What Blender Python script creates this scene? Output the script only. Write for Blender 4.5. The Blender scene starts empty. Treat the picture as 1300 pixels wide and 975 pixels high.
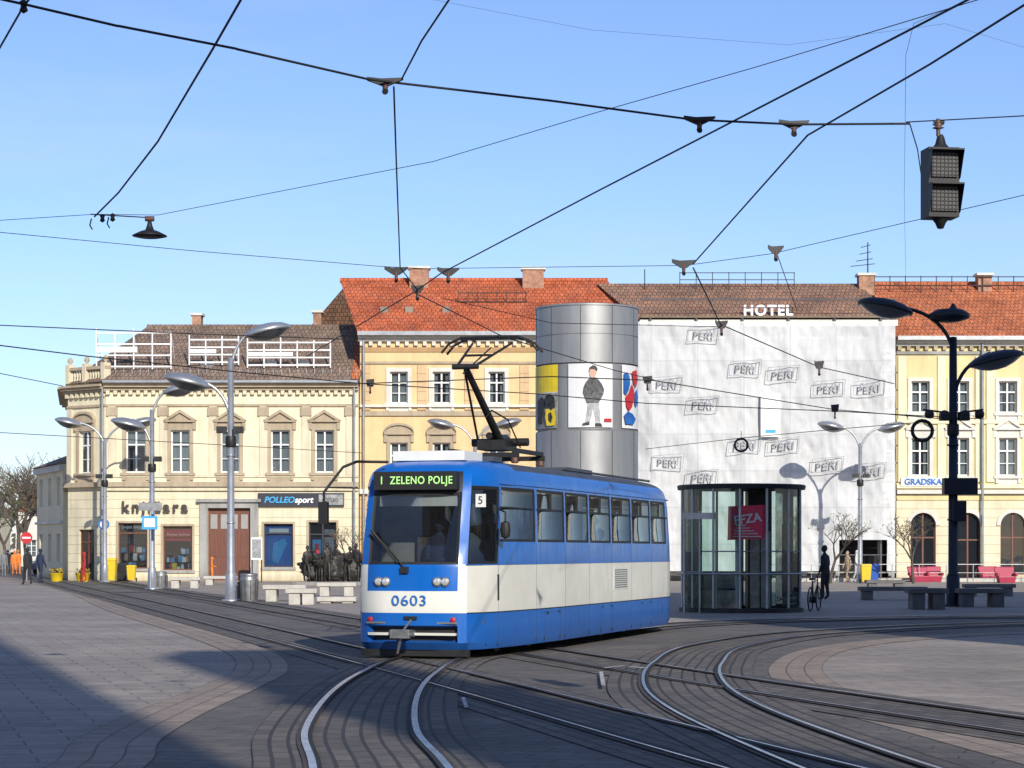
import bpy, bmesh, math, random, mathutils
from mathutils import Vector, Matrix, Euler
random.seed(7)
scene=bpy.context.scene
COL=scene.collection
F=2800.0; HC=1.65; HY=700.0
def P(x,y,d): return Vector(((x-650)*d/F, d, HC+(HY-y)*d/F))
def G(x,y,z=0.0):
    d=HC*F/(y-HY); return Vector(((x-650)*d/F,d,z))
def C(x,y,z=5.3):
    d=(z-HC)*F/(HY-y); return Vector(((x-650)*d/F,d,z))

# ---------------------------------------------------------------- materials
MATS={}
def newmat(name):
    m=bpy.data.materials.new(name); m.use_nodes=True
    nt=m.node_tree; b=nt.nodes['Principled BSDF']; MATS[name]=m
    return m,nt,b
def N(nt,t,**k):
    n=nt.nodes.new(t)
    for a,v in k.items(): setattr(n,a,v)
    return n
def math_n(nt,op,a,b=None):
    n=N(nt,'ShaderNodeMath',operation=op)
    if hasattr(a,'is_linked'): nt.links.new(a,n.inputs[0])
    else: n.inputs[0].default_value=a
    if b is not None:
        if hasattr(b,'is_linked'): nt.links.new(b,n.inputs[1])
        else: n.inputs[1].default_value=b
    return n.outputs[0]
def mixc(nt,fac,a,b,bt='MIX'):
    n=N(nt,'ShaderNodeMix',data_type='RGBA',blend_type=bt)
    for s,v in ((0,fac),(6,a),(7,b)):
        if hasattr(v,'is_linked'): nt.links.new(v,n.inputs[s])
        elif s==0: n.inputs[0].default_value=v
        else: n.inputs[s].default_value=(*v[:3],1)
    return n.outputs[2]
def noise(nt,vec,scale,detail=4,rough=.6):
    n=N(nt,'ShaderNodeTexNoise'); n.inputs['Scale'].default_value=scale
    n.inputs['Detail'].default_value=detail; n.inputs['Roughness'].default_value=rough
    if vec is not None: nt.links.new(vec,n.inputs['Vector'])
    return n.outputs['Fac']
def ramp(nt,fac,stops):
    r=N(nt,'ShaderNodeValToRGB'); e=r.color_ramp.elements
    while len(e)<len(stops): e.new(.5)
    for i,(p,c) in enumerate(stops):
        e[i].position=p; e[i].color=(*c,1) if len(c)==3 else c
    nt.links.new(fac,r.inputs[0]); return r.outputs[0]
def objco(nt,scale=None):
    t=N(nt,'ShaderNodeTexCoord').outputs['Object']
    if scale:
        m=N(nt,'ShaderNodeMapping'); m.inputs['Scale'].default_value=scale
        nt.links.new(t,m.inputs['Vector']); return m.outputs[0]
    return t
def mat(name,col,rough=.6,metal=0.0,var=.18,scale=1.5,bump=0.0,bscale=25,stretch=None,coat=0.0,emit=0):
    m,nt,b=newmat(name)
    co=objco(nt,stretch)
    b.inputs['Roughness'].default_value=rough; b.inputs['Metallic'].default_value=metal
    if coat:
        b.inputs['Coat Weight'].default_value=coat; b.inputs['Coat Roughness'].default_value=.06
    if var>0:
        f=noise(nt,co,scale,6,.65)
        lo=1-var*1.6; hi=1+var*.6
        g=ramp(nt,f,[(.3,(lo,lo,lo*.98)),(.7,(hi,hi,hi))])
        c=mixc(nt,1.0,col,g,'MULTIPLY'); nt.links.new(c,b.inputs['Base Color'])
    else: b.inputs['Base Color'].default_value=(*col,1)
    if bump>0:
        bn=N(nt,'ShaderNodeBump'); bn.inputs['Strength'].default_value=bump; bn.inputs['Distance'].default_value=.02
        nt.links.new(noise(nt,co,bscale),bn.inputs['Height']); nt.links.new(bn.outputs[0],b.inputs['Normal'])
    if emit:
        b.inputs['Emission Color'].default_value=(*col,1); b.inputs['Emission Strength'].default_value=emit
    return m
def plaster(name,col,grime=.25,lines=0.0,lh=.45):
    m,nt,b=newmat(name); co=objco(nt)
    f1=noise(nt,co,.5,6,.7); st=objco(nt,(2.2,2.2,.18)); f2=noise(nt,st,1.2,5,.7)
    g1=ramp(nt,f1,[(.3,(1-grime,1-grime,1-grime*1.1)),(.62,(1,1,1))])
    g2=ramp(nt,f2,[(.32,(1-grime*.9,)*3),(.55,(1,1,1))])
    c=mixc(nt,1,col,g1,'MULTIPLY'); c=mixc(nt,1,c,g2,'MULTIPLY')
    sx=N(nt,'ShaderNodeSeparateXYZ'); nt.links.new(co,sx.inputs[0])
    # splash-back dirt near the pavement
    lowd=math_n(nt,'ADD',math_n(nt,'MULTIPLY',sx.outputs[2],1.1),math_n(nt,'MULTIPLY',f2,.8))
    g3=ramp(nt,lowd,[(.25,(.62,.58,.53)),(.95,(1,1,1))]); c=mixc(nt,1,c,g3,'MULTIPLY')
    b.inputs['Roughness'].default_value=.85
    h=noise(nt,co,8,5)
    if lines>0:
        w=math_n(nt,'FRACT',math_n(nt,'DIVIDE',sx.outputs[2],lh))
        l=math_n(nt,'LESS_THAN',w,.10)
        c=mixc(nt,math_n(nt,'MULTIPLY',l,lines),c,(col[0]*.45,col[1]*.42,col[2]*.36))
        h=math_n(nt,'SUBTRACT',h,math_n(nt,'MULTIPLY',l,3))
    nt.links.new(c,b.inputs['Base Color'])
    bn=N(nt,'ShaderNodeBump'); bn.inputs['Strength'].default_value=.35; bn.inputs['Distance'].default_value=.02
    nt.links.new(h,bn.inputs['Height']); nt.links.new(bn.outputs[0],b.inputs['Normal'])
def tiles(name,c1,c2,dark,patch=(.5,.47,.45)):
    m,nt,b=newmat(name); co=objco(nt)
    sx=N(nt,'ShaderNodeSeparateXYZ'); nt.links.new(co,sx.inputs[0])
    cb=N(nt,'ShaderNodeCombineXYZ'); nt.links.new(sx.outputs[0],cb.inputs[0])
    nt.links.new(math_n(nt,'MULTIPLY',sx.outputs[2],1.5),cb.inputs[1])
    br=N(nt,'ShaderNodeTexBrick'); nt.links.new(cb.outputs[0],br.inputs['Vector'])
    br.inputs['Scale'].default_value=1; br.inputs['Brick Width'].default_value=.24; br.inputs['Row Height'].default_value=.34
    br.inputs['Mortar Size'].default_value=.028; br.inputs['Mortar Smooth'].default_value=.6
    br.inputs['Color1'].default_value=(*c1,1); br.inputs['Color2'].default_value=(*c2,1); br.inputs['Mortar'].default_value=(*dark,1)
    f=noise(nt,co,.45,7,.75); f2=noise(nt,co,4,3,.7)
    g=ramp(nt,f,[(.33,patch),(.6,(1.1,1.08,1.05))])
    g2=ramp(nt,f2,[(.35,(.65,.65,.65)),(.65,(1.2,1.2,1.2))])
    c=mixc(nt,1,br.outputs['Color'],g,'MULTIPLY'); c=mixc(nt,1,c,g2,'MULTIPLY')
    nt.links.new(c,b.inputs['Base Color']); b.inputs['Roughness'].default_value=.85
    bn=N(nt,'ShaderNodeBump'); bn.inputs['Strength'].default_value=.6; bn.inputs['Distance'].default_value=.04
    nt.links.new(math_n(nt,'SUBTRACT',f2,br.outputs['Fac']),bn.inputs['Height']); nt.links.new(bn.outputs[0],b.inputs['Normal'])
def glassmat(name,tint,trans,rough=.03,refl=.9):
    m,nt,b=newmat(name); nt.nodes.remove(b); out=nt.nodes['Material Output']
    g=N(nt,'ShaderNodeBsdfGlossy'); g.inputs['Roughness'].default_value=rough; g.inputs['Color'].default_value=(refl,refl,refl,1)
    t=N(nt,'ShaderNodeBsdfTransparent'); t.inputs['Color'].default_value=(*tint,1)
    d=N(nt,'ShaderNodeBsdfDiffuse'); d.inputs['Color'].default_value=(tint[0]*.12,tint[1]*.12,tint[2]*.13,1)
    mx=N(nt,'ShaderNodeMixShader'); mx.inputs[0].default_value=trans
    nt.links.new(d.outputs[0],mx.inputs[1]); nt.links.new(t.outputs[0],mx.inputs[2])
    lw=N(nt,'ShaderNodeFresnel'); lw.inputs['IOR'].default_value=1.6
    bn=N(nt,'ShaderNodeBump'); bn.inputs['Strength'].default_value=.05; bn.inputs['Distance'].default_value=.05
    nt.links.new(noise(nt,objco(nt),1.3,2),bn.inputs['Height']); nt.links.new(bn.outputs[0],g.inputs['Normal'])
    m2=N(nt,'ShaderNodeMixShader'); nt.links.new(lw.outputs[0],m2.inputs[0])
    nt.links.new(mx.outputs[0],m2.inputs[1]); nt.links.new(g.outputs[0],m2.inputs[2])
    nt.links.new(m2.outputs[0],out.inputs['Surface'])
def paving(name,c1,c2,mortar,bw,rh,rot=0,uv=False,ms=.015,stain=.35,rough=.8):
    m,nt,b=newmat(name)
    tc=N(nt,'ShaderNodeTexCoord'); co=tc.outputs['UV'] if uv else tc.outputs['Object']
    mp=N(nt,'ShaderNodeMapping'); mp.inputs['Rotation'].default_value=(0,0,rot); nt.links.new(co,mp.inputs['Vector'])
    br=N(nt,'ShaderNodeTexBrick'); nt.links.new(mp.outputs[0],br.inputs['Vector'])
    br.inputs['Scale'].default_value=1; br.inputs['Brick Width'].default_value=bw; br.inputs['Row Height'].default_value=rh
    br.inputs['Mortar Size'].default_value=ms; br.inputs['Mortar Smooth'].default_value=.3
    br.inputs['Color1'].default_value=(*c1,1); br.inputs['Color2'].default_value=(*c2,1); br.inputs['Mortar'].default_value=(*mortar,1)
    oc=tc.outputs['Object']
    g=ramp(nt,noise(nt,oc,.22,8,.7),[(.3,(1-stain,1-stain,1-stain)),(.65,(1.12,1.1,1.07))])
    g2=ramp(nt,noise(nt,oc,3.5,6,.75),[(.3,(.75,.75,.76)),(.7,(1.12,1.12,1.1))])
    g3=ramp(nt,noise(nt,oc,40,2,.6),[(.3,(.85,.85,.85)),(.7,(1.1,1.1,1.1))])
    c=mixc(nt,1,br.outputs['Color'],g,'MULTIPLY'); c=mixc(nt,1,c,g2,'MULTIPLY'); c=mixc(nt,1,c,g3,'MULTIPLY')
    nt.links.new(c,b.inputs['Base Color']); b.inputs['Roughness'].default_value=rough
    bn=N(nt,'ShaderNodeBump'); bn.inputs['Strength'].default_value=.4; bn.inputs['Distance'].default_value=.01
    nt.links.new(math_n(nt,'SUBTRACT',noise(nt,oc,25,4),br.outputs['Fac']),bn.inputs['Height']); nt.links.new(bn.outputs[0],b.inputs['Normal'])

paving('plaza_paving',(.39,.335,.285),(.31,.27,.235),(.15,.13,.115),.8,.4,rot=math.radians(-16),ms=.012,stain=.3)
paving('track_paving',(.18,.152,.125),(.115,.10,.085),(.045,.04,.034),.5,.16,uv=True,ms=.02,stain=.4)
paving('roadway_asphalt',(.18,.158,.135),(.135,.12,.105),(.07,.063,.055),.6,.3,rot=.3,ms=.012,stain=.45)
paving('border_sett',(.38,.295,.23),(.28,.225,.18),(.13,.11,.09),.22,.25,uv=True,ms=.012,stain=.25)
mat('rail_steel',(.58,.57,.55),.25,1,.3,3)
mat('rail_rust',(.075,.052,.042),.8,0,.3,6)
mat('groove',(.012,.012,.012),.9,0,0)
mat('white_paint',(.62,.61,.58),.7,0,.5,5)
plaster('cream_wall',(.77,.68,.48),.16)
plaster('cream_rust',(.74,.65,.46),.2,.5,.5)
plaster('cream_trim',(.68,.60,.43),.2)
plaster('tan_trim',(.45,.36,.25),.24)
plaster('ochre_trim',(.44,.27,.13),.2)
plaster('peach_wall',(.74,.52,.27),.15)
plaster('peach_rust',(.62,.43,.24),.18,.5,.5)
plaster('white_trim',(.67,.64,.57),.16)
plaster('yellow_wall',(.69,.58,.30),.16)
plaster('yellow_pale',(.72,.66,.47),.14)
plaster('grey_stone',(.36,.35,.33),.3)
plaster('grey_render',(.36,.35,.335),.25)
plaster('firewall',(.30,.25,.2),.4)
plaster('shadow_block_brick',(.34,.13,.08),.3,.3,.3)
tiles('tile_brown',(.29,.195,.14),(.22,.155,.115),(.10,.075,.06),(.66,.66,.66))
tiles('tile_red',(.60,.15,.055),(.50,.12,.045),(.24,.06,.03),(.62,.55,.5))
tiles('tile_old',(.27,.16,.11),(.38,.195,.115),(.10,.065,.05),(.6,.6,.6))
tiles('tile_orange',(.60,.185,.075),(.48,.145,.06),(.22,.075,.035),(.62,.58,.55))
mat('chimney_brick',(.42,.23,.15),.9,0,.35,3,.3)
mat('white_frame',(.74,.74,.72),.5,0,.08,3)
mat('curtain',(.56,.55,.51),.9,0,.25,4,stretch=(6,1,.5))
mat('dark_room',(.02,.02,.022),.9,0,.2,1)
mat('wood_door',(.16,.055,.03),.5,0,.25,3,stretch=(5,5,.6))
mat('gutter_metal',(.35,.36,.37),.4,.6,.2,2)
mat('sign_dark',(.03,.03,.045),.4,0,.1,3)
mat('sign_white',(.72,.72,.70),.5,0,.05,3)
mat('sign_text_white',(.85,.85,.83),.5,0,0)
mat('sign_text_dark',(.05,.035,.03),.5,0,0)
mat('sign_blue',(.02,.14,.45),.4,0,.05,3)
mat('sign_cyan',(.05,.35,.65),.4,0,.1,3)
mat('sign_red',(.50,.02,.025),.45,0,.1,3)
mat('poster_red',(.75,.04,.10),.5,0,.2,3)
mat('poster_yellow',(.75,.56,.02),.5,0,.1,3)
mat('poster_white',(.70,.70,.70),.45,0,.06,3)
mat('poster_dark',(.035,.035,.04),.6,0,.6,9)
mat('poster_blue',(.02,.12,.42),.5,0,.25,3)
mat('poster_grey',(.33,.33,.33),.6,0,.4,9)
mat('jacket_print',(.10,.10,.11),.6,0,.62,14)
mat('trouser_print',(.42,.42,.42),.6,0,.3,8)
mat('pole_silver',(.48,.49,.50),.42,.7,.15,3)
mat('shaded_pole_dark_roof',(.012,.018,.03),.5,.2,.2,3)  # shade painted into the right-hand lamp's dark tone; also dark pavilion roof
mat('signal_black',(.010,.010,.011),.6,0,.3,8)
mat('lamp_glass',(.11,.12,.13),.2,0,.1,5)
mat('black_rubber',(.012,.012,.013),.6,0,.2,5)
mat('dark_metal',(.035,.035,.037),.5,.5,.3,5)
mat('wire_black',(.012,.012,.014),.7,.1,0)
mat('concrete_bench',(.50,.47,.42),.8,0,.15,3,.3)
mat('bench_dark',(.14,.135,.13),.8,0,.2,3,.3)
mat('yellow_plastic',(.70,.48,.02),.45,0,.1,4)
mat('blue_plastic',(.02,.09,.40),.45,0,.1,4)
mat('red_plastic',(.36,.02,.06),.5,0,.1,4)
mat('bronze',(.055,.05,.045),.5,.5,.4,6,.6,20)
mat('bark',(.10,.08,.06),.9,0,.3,6)
mat('twig',(.15,.115,.085),.9,0,.3,3)
mat('bud_leaf',(.11,.13,.045),.8,0,.4,6)
mat('flower',(.6,.35,.04),.7,0,.4,30)
mat('skin',(.55,.33,.24),.55,0,.08,20)
mat('hair_dark',(.03,.02,.015),.7,0,.3,40)
mat('hair_light',(.28,.18,.09),.7,0,.3,40)
mat('eye_dark',(.01,.01,.01),.3,0,0)
mat('cloth_black',(.022,.022,.026),.85,0,.3,12,.3)
mat('cloth_navy',(.02,.03,.07),.85,0,.3,12,.3)
mat('cloth_jeans',(.06,.09,.18),.85,0,.3,12,.3)
mat('cloth_grey',(.2,.2,.21),.85,0,.3,12,.3)
mat('cloth_red',(.45,.03,.03),.85,0,.2,12,.3)
mat('cloth_orange',(.75,.22,.04),.85,0,.2,12,.3)
mat('cloth_white',(.6,.6,.58),.85,0,.15,12,.3)
mat('cloth_tan',(.4,.3,.2),.85,0,.2,12,.3)
mat('shoe',(.03,.025,.02),.6,0,.2,12)
mat('scaffold_steel',(.12,.12,.13),.6,.3,.2,5)
mat('scaffold_plank',(.20,.16,.11),.8,0,.2,5)
def trampaint(name,col,dirt):
    m,nt,b=newmat(name); co=objco(nt)
    g=ramp(nt,noise(nt,co,1.1,5,.6),[(.3,(.86,.86,.86)),(.7,(1.05,1.05,1.05))])
    c=mixc(nt,1,col,g,'MULTIPLY')
    sx=N(nt,'ShaderNodeSeparateXYZ'); nt.links.new(co,sx.inputs[0])
    st=noise(nt,objco(nt,(5,5,.5)),1.6,5,.7)
    low=math_n(nt,'SUBTRACT',.95,math_n(nt,'MULTIPLY',sx.outputs[2],1.0))
    fac=math_n(nt,'MULTIPLY',math_n(nt,'MAXIMUM',low,.07),math_n(nt,'MULTIPLY',st,dirt))
    fac=math_n(nt,'MINIMUM',fac,.5)
    c=mixc(nt,fac,c,(.11,.095,.08)); nt.links.new(c,b.inputs['Base Color'])
    nt.links.new(ramp(nt,st,[(.3,(.24,)*3),(.7,(.42,)*3)]),b.inputs['Roughness'])
    b.inputs['Specular IOR Level'].default_value=.35
    b.inputs['Coat Weight'].default_value=.18; b.inputs['Coat Roughness'].default_value=.08
    bn=N(nt,'ShaderNodeBump'); bn.inputs['Strength'].default_value=.12; bn.inputs['Distance'].default_value=.05
    nt.links.new(noise(nt,objco(nt),1.5,2),bn.inputs['Height']); nt.links.new(bn.outputs[0],b.inputs['Normal'])
trampaint('tram_blue',(.001,.115,.47),.4)
trampaint('tram_white',(.72,.71,.64),.5)
mat('tram_roof',(.055,.065,.085),.6,0,.3,2)
mat('tram_seat',(.10,.07,.06),.7,0,.2,5)
mat('tram_interior',(.28,.27,.25),.7,0,.1,5)
mat('headlamp',(.85,.85,.82),.12,.6,0)
mat('led_green',(.42,.80,.25),.5,0,0,emit=.25)
mat('metal_grey',(.32,.32,.32),.45,.7,.25,5)
mat('copper_ins',(.12,.055,.04),.5,0,.3,20)
mat('lens_grid',(.045,.045,.048),.5,0,.3,60)
glassmat('window_glass',(.55,.62,.68),.8)
glassmat('tram_glass',(.46,.52,.52),.84)
glassmat('windscreen_glass',(.62,.67,.68),.92)
glassmat('kiosk_glass',(.78,.90,.87),.94)
m,nt,b=newmat('steel_cladding'); co=objco(nt,(1,1,.15))
f=noise(nt,co,2.2,5,.6); c=ramp(nt,f,[(.25,(.25,.25,.255)),(.75,(.38,.38,.38))]); nt.links.new(c,b.inputs['Base Color'])
b.inputs['Metallic'].default_value=.55; nt.links.new(ramp(nt,noise(nt,co,5,4),[(.3,(.42,)*3),(.7,(.55,)*3)]),b.inputs['Roughness'])
bn=N(nt,'ShaderNodeBump'); bn.inputs['Strength'].default_value=.15; bn.inputs['Distance'].default_value=.05; nt.links.new(noise(nt,objco(nt),.9,2),bn.inputs['Height']); nt.links.new(bn.outputs[0],b.inputs['Normal'])
# construction sheeting: thin woven plastic, part see-through
m,nt,b=newmat('sheeting'); co=objco(nt); out=nt.nodes['Material Output']
c=ramp(nt,noise(nt,co,.30,8,.75),[(.3,(.66,.66,.66)),(.5,(.80,.80,.79)),(.7,(.88,.88,.86))])
c2=ramp(nt,noise(nt,objco(nt,(3,1,.25)),1.5,6,.7),[(.3,(.86,.86,.86)),(.6,(1,1,1))]); c=mixc(nt,1,c,c2,'MULTIPLY')
sx=N(nt,'ShaderNodeSeparateXYZ'); nt.links.new(co,sx.inputs[0])
def seam(o,per,wd):
    return math_n(nt,'LESS_THAN',math_n(nt,'FRACT',math_n(nt,'DIVIDE',o,per)),wd)
s=math_n(nt,'MAXIMUM',seam(sx.outputs[0],2.55,.03),seam(sx.outputs[2],2.02,.03))
c=mixc(nt,math_n(nt,'MULTIPLY',s,.35),c,(.45,.45,.45))
nt.links.new(c,b.inputs['Base Color']); b.inputs['Roughness'].default_value=.7
tr=N(nt,'ShaderNodeBsdfTransparent'); tl=N(nt,'ShaderNodeBsdfTranslucent'); nt.links.new(c,tl.inputs[0])
m1=N(nt,'ShaderNodeMixShader'); m1.inputs[0].default_value=.10; nt.links.new(b.outputs[0],m1.inputs[1]); nt.links.new(tl.outputs[0],m1.inputs[2])
m2=N(nt,'ShaderNodeMixShader'); m2.inputs[0].default_value=.26; nt.links.new(m1.outputs[0],m2.inputs[1]); nt.links.new(tr.outputs[0],m2.inputs[2])
nt.links.new(m2.outputs[0],out.inputs['Surface'])
bn=N(nt,'ShaderNodeBump'); bn.inputs['Strength'].default_value=.5; bn.inputs['Distance'].default_value=.12; nt.links.new(noise(nt,objco(nt,(1.3,1,.7)),1.6,6,.65),bn.inputs['Height']); nt.links.new(bn.outputs[0],b.inputs['Normal'])
mat('logo_grey',(.34,.34,.35),.8,0,.25,3)

# ---------------------------------------------------------------- mesh builder
def group(name,loc=(0,0,0),rz=0.0):
    e=bpy.data.objects.new(name,None); COL.objects.link(e); e.location=loc; e.rotation_euler=(0,0,rz); e.empty_display_size=.3
    return e
class B:
    def __init__(s,name): s.name=name; s.v=[]; s.f=[]; s.m=[]; s.sm=[]; s.mats=[]; s.T=None
    def mi(s,m):
        if m not in s.mats: s.mats.append(m)
        return s.mats.index(m)
    def add(s,vs,fs,m,smooth=False):
        o=len(s.v); vs=[Vector(p) for p in vs]
        if s.T is not None: vs=[s.T@p for p in vs]
        s.v+=vs; k=s.mi(m)
        for f in fs: s.f.append([i+o for i in f]); s.m.append(k); s.sm.append(smooth)
    def box(s,x0,x1,y0,y1,z0,z1,m):
        if x1<x0:x0,x1=x1,x0
        if z1<z0:z0,z1=z1,z0
        if y1<y0:y0,y1=y1,y0
        s.add([(x0,y0,z0),(x1,y0,z0),(x1,y1,z0),(x0,y1,z0),(x0,y0,z1),(x1,y0,z1),(x1,y1,z1),(x0,y1,z1)],
              [(0,3,2,1),(4,5,6,7),(0,1,5,4),(1,2,6,5),(2,3,7,6),(3,0,4,7)],m)
    def poly(s,pts,m): s.add(pts,[list(range(len(pts)))],m)
    def prism(s,pts,y0,y1,m):
        n=len(pts); vs=[(x,y0,z) for x,z in pts]+[(x,y1,z) for x,z in pts]
        fs=[list(range(n)),list(range(2*n-1,n-1,-1))]+[(i+n,(i+1)%n+n,(i+1)%n,i) for i in range(n)]
        s.add(vs,fs,m)
    def cyl(s,p0,p1,r0,r1=None,n=10,m='pole_silver',cap=True):
        if r1 is None:r1=r0
        p0=Vector(p0);p1=Vector(p1);a=(p1-p0)
        if a.length<1e-6:return
        a.normalize(); u=a.orthogonal().normalized(); w=a.cross(u)
        vs=[];
        for p,r in((p0,r0),(p1,r1)):
            for i in range(n):
                t=2*math.pi*i/n; vs.append(p+u*(r*math.cos(t))+w*(r*math.sin(t)))
        s.add(vs,[(i,(i+1)%n,(i+1)%n+n,i+n) for i in range(n)],m,n>4)
        if cap: s.add(vs,[list(range(n-1,-1,-1)),list(range(n,2*n))],m)
    def tube(s,pts,r,m,n=6):
        for a,b in zip(pts[:-1],pts[1:]): s.cyl(a,b,r,r,n,m)
    def lathe(s,prof,n,m,M=None,smooth=True):
        vs=[]
        for r,z in prof:
            for i in range(n):
                t=2*math.pi*i/n; p=Vector((r*math.cos(t),r*math.sin(t),z))
                vs.append(M@p if M is not None else p)
        fs=[]
        for j in range(len(prof)-1):
            for i in range(n):
                fs.append((j*n+i,j*n+(i+1)%n,(j+1)*n+(i+1)%n,(j+1)*n+i))
        s.add(vs,fs,m,smooth)
    def torus(s,c,R,r,m,n=20,k=8):
        pts=[]
        for i in range(n):
            a=2*math.pi*i/n
            for j in range(k):
                b_=2*math.pi*j/k; pts.append(Vector(c)+Vector(((R+r*math.cos(b_))*math.cos(a),r*math.sin(b_),(R+r*math.cos(b_))*math.sin(a))))
        s.add(pts,[(i*k+j,((i+1)%n)*k+j,((i+1)%n)*k+(j+1)%k,i*k+(j+1)%k) for i in range(n) for j in range(k)],m,True)
    def done(s,parent=None,loc=None,rz=0.0,bevel=0):
        me=bpy.data.meshes.new(s.name); me.from_pydata([tuple(p) for p in s.v],[],s.f)
        for k in s.mats: me.materials.append(MATS[k])
        me.polygons.foreach_set('material_index',s.m); me.polygons.foreach_set('use_smooth',s.sm); me.update()
        o=bpy.data.objects.new(s.name,me); COL.objects.link(o)
        if parent is not None: o.parent=parent
        if loc is not None: o.location=loc; o.rotation_euler=(0,0,rz)
        if bevel:
            bm_=o.modifiers.new('bev','BEVEL'); bm_.width=bevel; bm_.segments=2; bm_.limit_method='ANGLE'
        return o
def text(s,name,loc,size,m,parent=None,extr=.01,rot=(math.pi/2,0,0),off=0.0,sx=1.0,shear=0,sp=1.0):
    c=bpy.data.curves.new(name,'FONT'); c.body=s; c.size=size; c.extrude=extr; c.align_x='CENTER'; c.align_y='CENTER'; c.offset=off; c.shear=shear; c.space_character=sp
    c.materials.append(MATS[m]); o=bpy.data.objects.new(name,c); COL.objects.link(o)
    o.location=loc; o.rotation_euler=rot; o.scale=(sx,1,1)
    if parent: o.parent=parent
    return o

# ---------------------------------------------------------------- ground, road, tracks
b=B('ground'); b.poly([(-2000,-300,0),(2000,-300,0),(2000,4000,0),(-2000,4000,0)],'plaza_paving'); b.done()
def catmull(pts,n=10):
    out=[]
    for i in range(len(pts)-1):
        p0=pts[max(i-1,0)];p1=pts[i];p2=pts[i+1];p3=pts[min(i+2,len(pts)-1)]
        for k in range(n):
            t=k/n; out.append(.5*((2*p1)+(-p0+p2)*t+(2*p0-5*p1+4*p2-p3)*t*t+(-p0+3*p1-3*p2+p3)*t*t*t))
    out.append(pts[-1]); return out
def V2(x,y): return Vector((x,y,0))
Le=[(60,741),(170,775),(270,803),(345,828),(366,850),(332,872),(262,905),(205,940),(183,975)]
left_edge=catmull([V2(-60,231)]+[G(*p) for p in Le]+[V2(-2.9,12),V2(-3.2,-6)],6)
Re=[(1300,972),(1150,930),(1030,895),(985,868),(978,845),(1020,825),(1120,812),(1300,803)]
right_edge=catmull([V2(6,-6),V2(4.6,12)]+[G(*p) for p in Re]+[V2(20,47),V2(60,55)],6)
far=[V2(60,68),V2(20,59),G(1020,785),G(880,796),G(700,792),G(455,781),G(300,757),G(150,741),V2(-45,231)]
poly=left_edge+right_edge+far
bm=bmesh.new(); vs=[bm.verts.new((p.x,p.y,.004)) for p in poly]; f=bm.faces.new(vs); bmesh.ops.triangulate(bm,faces=[f])
me=bpy.data.meshes.new('road'); bm.to_mesh(me); bm.free(); me.materials.append(MATS['roadway_asphalt']); o=bpy.data.objects.new('road',me); COL.objects.link(o)
def ribbon(name,pts,o0,o1,z,m,parent=None):
    vs=[];uv=[];d=0
    for i,p in enumerate(pts):
        t=(pts[min(i+1,len(pts)-1)]-pts[max(i-1,0)]).normalized(); nrm=Vector((t.y,-t.x,0))
        if i: d+=(p-pts[i-1]).length
        a=p+nrm*o0; c=p+nrm*o1
        vs+=[(a.x,a.y,z),(c.x,c.y,z)]; uv+=[(d,o0),(d,o1)]
    fs=[(2*i,2*i+1,2*i+3,2*i+2) for i in range(len(pts)-1)]
    me=bpy.data.meshes.new(name); me.from_pydata(vs,[],fs); me.materials.append(MATS[m])
    ul=me.uv_layers.new(name='UVMap')
    for l in me.loops: ul.data[l.index].uv=uv[l.vertex_index]
    o=bpy.data.objects.new(name,me); COL.objects.link(o)
    if parent:o.parent=parent
    return o
ribbon('pavement_border',left_edge,.0,.75,.008,'border_sett')
ribbon('pavement_border',right_edge,.0,.75,.008,'border_sett')
T1=[V2(-.2,8),V2(-.62,13),V2(-1.02,16.8),V2(-1.37,20),V2(-1.56,25),V2(-1.5,29.5),V2(-1.15,34),V2(.25,39.3),V2(1.6,44),V2(3.3,48.5),V2(7,52.5),V2(14,55.5),V2(40,60)]
T2=[V2(60,62),V2(22,54.5),V2(11.9,50.2),V2(6.3,44.5),V2(3.6,38),V2(2.55,32),V2(2.12,27.2),V2(2.1,23.1),V2(2.44,18.5),V2(3.0,14),V2(4.2,8)]
T3=[V2(-54,231),V2(-23.8,115),V2(-12,71),V2(-2.0,33),V2(1.87,17.4),V2(4.4,7)]
T4=[V2(-50.5,231),V2(-20.6,115),V2(-9,71),V2(-2.6,47),V2(-.9,40.5),V2(.9,34),V2(3.4,25),V2(6.5,15),V2(9,7)]
for i,(nm,t) in enumerate((('tram_track',T3),('tram_track',T4),('tram_track',T2),('tram_track',T1))):
    g=group(nm); pts=catmull(t,14); z=.012+.003*i
    ribbon('track_bed',pts,-.95,.95,z,'track_paving',g)
    hw=(.014,.014,.020,.030)[i]
    for sgn in(-1,1):
        c=.5*sgn
        ribbon('rail_flange',pts,c-.07,c+.07,.026+.003*i,'rail_rust',g)
        ribbon('rail_head',pts,c-hw,c+hw,.040+.003*i,'rail_steel',g)
        ribbon('rail_groove',pts,c-.05*sgn-.018,c-.05*sgn+.018,.0385+.003*i,'groove',g)
b=B('road_marking')
def gm(x0,y0,x1,y1,w,m='white_paint'):
    a=G(x0,y0,.058);c=G(x1,y1,.058);t=(c-a).normalized();n_=Vector((-t.y,t.x,0))*w/2
    b.poly([a-n_,c-n_,c+n_,a+n_],m)
gm(763,858,766,876,.05); gm(768,853,792,850,.06); gm(798,851,818,853,.06); gm(588,892,592,905,.04)
b.done()

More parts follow.
